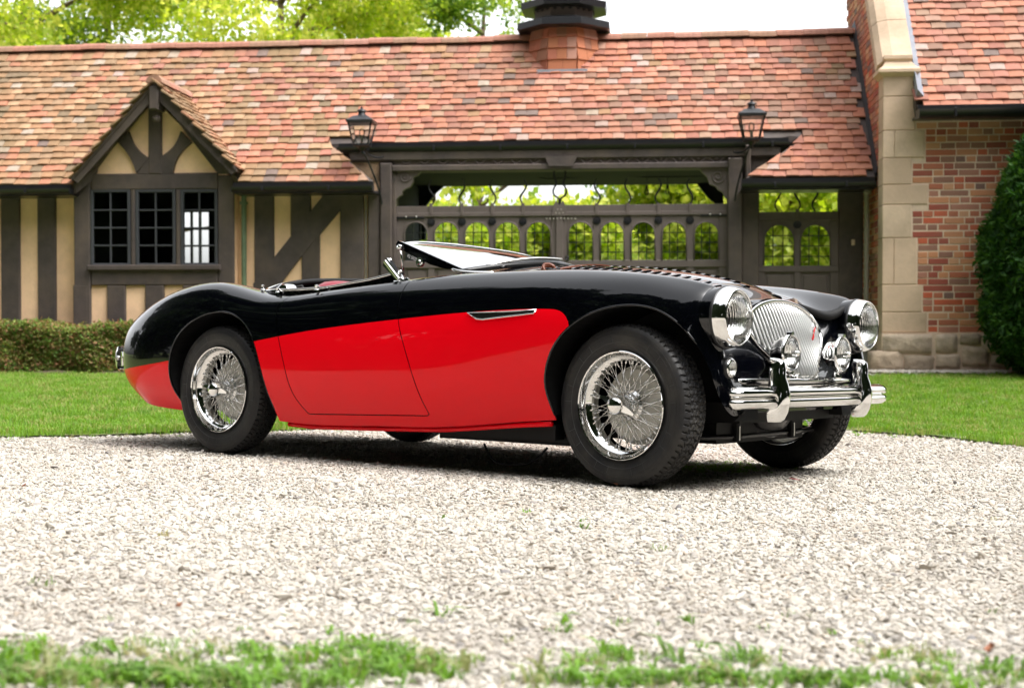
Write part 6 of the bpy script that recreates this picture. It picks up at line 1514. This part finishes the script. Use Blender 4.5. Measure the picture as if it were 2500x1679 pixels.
rimm = MB().lathe([(.2005, -.066), (.2035, -.069), (.2035, -.0725), (.2005, -.0745), (.196, -.072), (.1915, -.060), (.188, -.048), (.184, -.042), (.176, -.038), (.1685, -.030), (.1675, -.012), (.1675, .02), (.176, .036), (.190, .044), (.200, .062), (.205, .064), (.207, .05), (.198, .036), (.182, .02), (.176, -.02), (.190, -.044)], 96, 'y').mesh('rim', M['chrome'], auto=35)
hubm = MB().lathe([(.0005, -.071), (.030, -.071), (.033, -.066), (.034, -.045), (.039, -.041), (.039, -.034), (.043, -.030), (.045, -.012), (.056, -.004), (.058, .004), (.060, .022), (.060, .05), (.0005, .05)], 48, 'y').mesh('hub', M['chrome'], auto=30)
drm = MB().lathe([(.052, .012), (.120, .014), (.134, .018), (.138, .024), (.140, .040), (.150, .042), (.150, .05), (.0005, .055)], 64, 'y').mesh('brake_drum', M['drum'], auto=30)
def spinner_mesh():
    mb = MB(); mb.lathe([(.036, -.072), (.038, -.078), (.036, -.086), (.0345, -.094), (.033, -.102), (.029, -.110), (.018, -.116), (.0005, -.118)], 36, 'y')
    for s in (-1, 1):
        pts = [(.028, -.012, -.086), (.062, -.007, -.082), (.086, -.004, -.080), (.086, .004, -.080), (.062, .012, -.082), (.028, .016, -.086)]
        v = []
        for (x, z, y) in pts: v.append((s*x, y-.010, z))
        for (x, z, y) in pts: v.append((s*x, y+.006, z))
        mb.add(v, [(0, 1, 2, 3, 4, 5), (11, 10, 9, 8, 7, 6)]+[(i, i+6, (i+1) % 6+6, (i+1) % 6) for i in range(6)])
    return mb.mesh('knock_off_spinner', M['chrome'], auto=40)
spm = spinner_mesh()
def spoke(p, q):
    mb = MB(); P, Q = Vector(p), Vector(q); d = (Q-P).normalized(); L = (Q-P).length
    mb.tube([P, Q-d*.014], .0016, 6); mb.tube([Q-d*.016, Q], [.0034, .0040], 6); return mb.mesh('spoke', M['chrome'], True)
def pol(r_, a, y): return (r_*math.cos(a), y, r_*math.sin(a))
NO = 20
spk = [(spoke(pol(.036, 0, -.052), pol(.1715, math.radians(34), -.034)), NO), (spoke(pol(.036, 0, -.048), pol(.1715, math.radians(-34), -.030)), NO),
       (spoke(pol(.058, 0, .000), pol(.168, math.radians(26), -.006)), 18), (spoke(pol(.058, 0, .004), pol(.168, math.radians(-26), .004)), 18)]
def wheel(x, y, side, steer, spin):
    T = Matrix.Translation((x, y, R_)) @ Matrix.Rotation(steer, 4, 'Z') @ (Matrix.Rotation(PI, 4, 'Z') if side > 0 else Matrix.Identity(4))
    e = empty('wheel', parent=car); e.matrix_local = T
    for nm, me in (('tyre', TYM), ('rim', rimm), ('hub', hubm), ('brake_drum', drm), ('knock_off_spinner', spm), ('mould_line', MKM)):
        o = obj(nm, me, e)
        if nm == 'knock_off_spinner': o.rotation_euler = (0, spin, 0)
        if nm == 'mould_line': o.rotation_euler = (0, spin, 0)
    for q, (me, n) in enumerate(spk):
        for k in range(n):
            o = obj('spoke', me, e); o.rotation_euler = (0, 2*PI*(k+.5*(q % 2)+.13*q)/n+spin*.37, 0)
wheel(0, -.645, -1, 0, .18); wheel(0, .645, 1, 0, .5); wheel(2.286, -.6225, -1, math.radians(-4.67), .38); wheel(2.286, .6225, 1, math.radians(-4.67), .9)
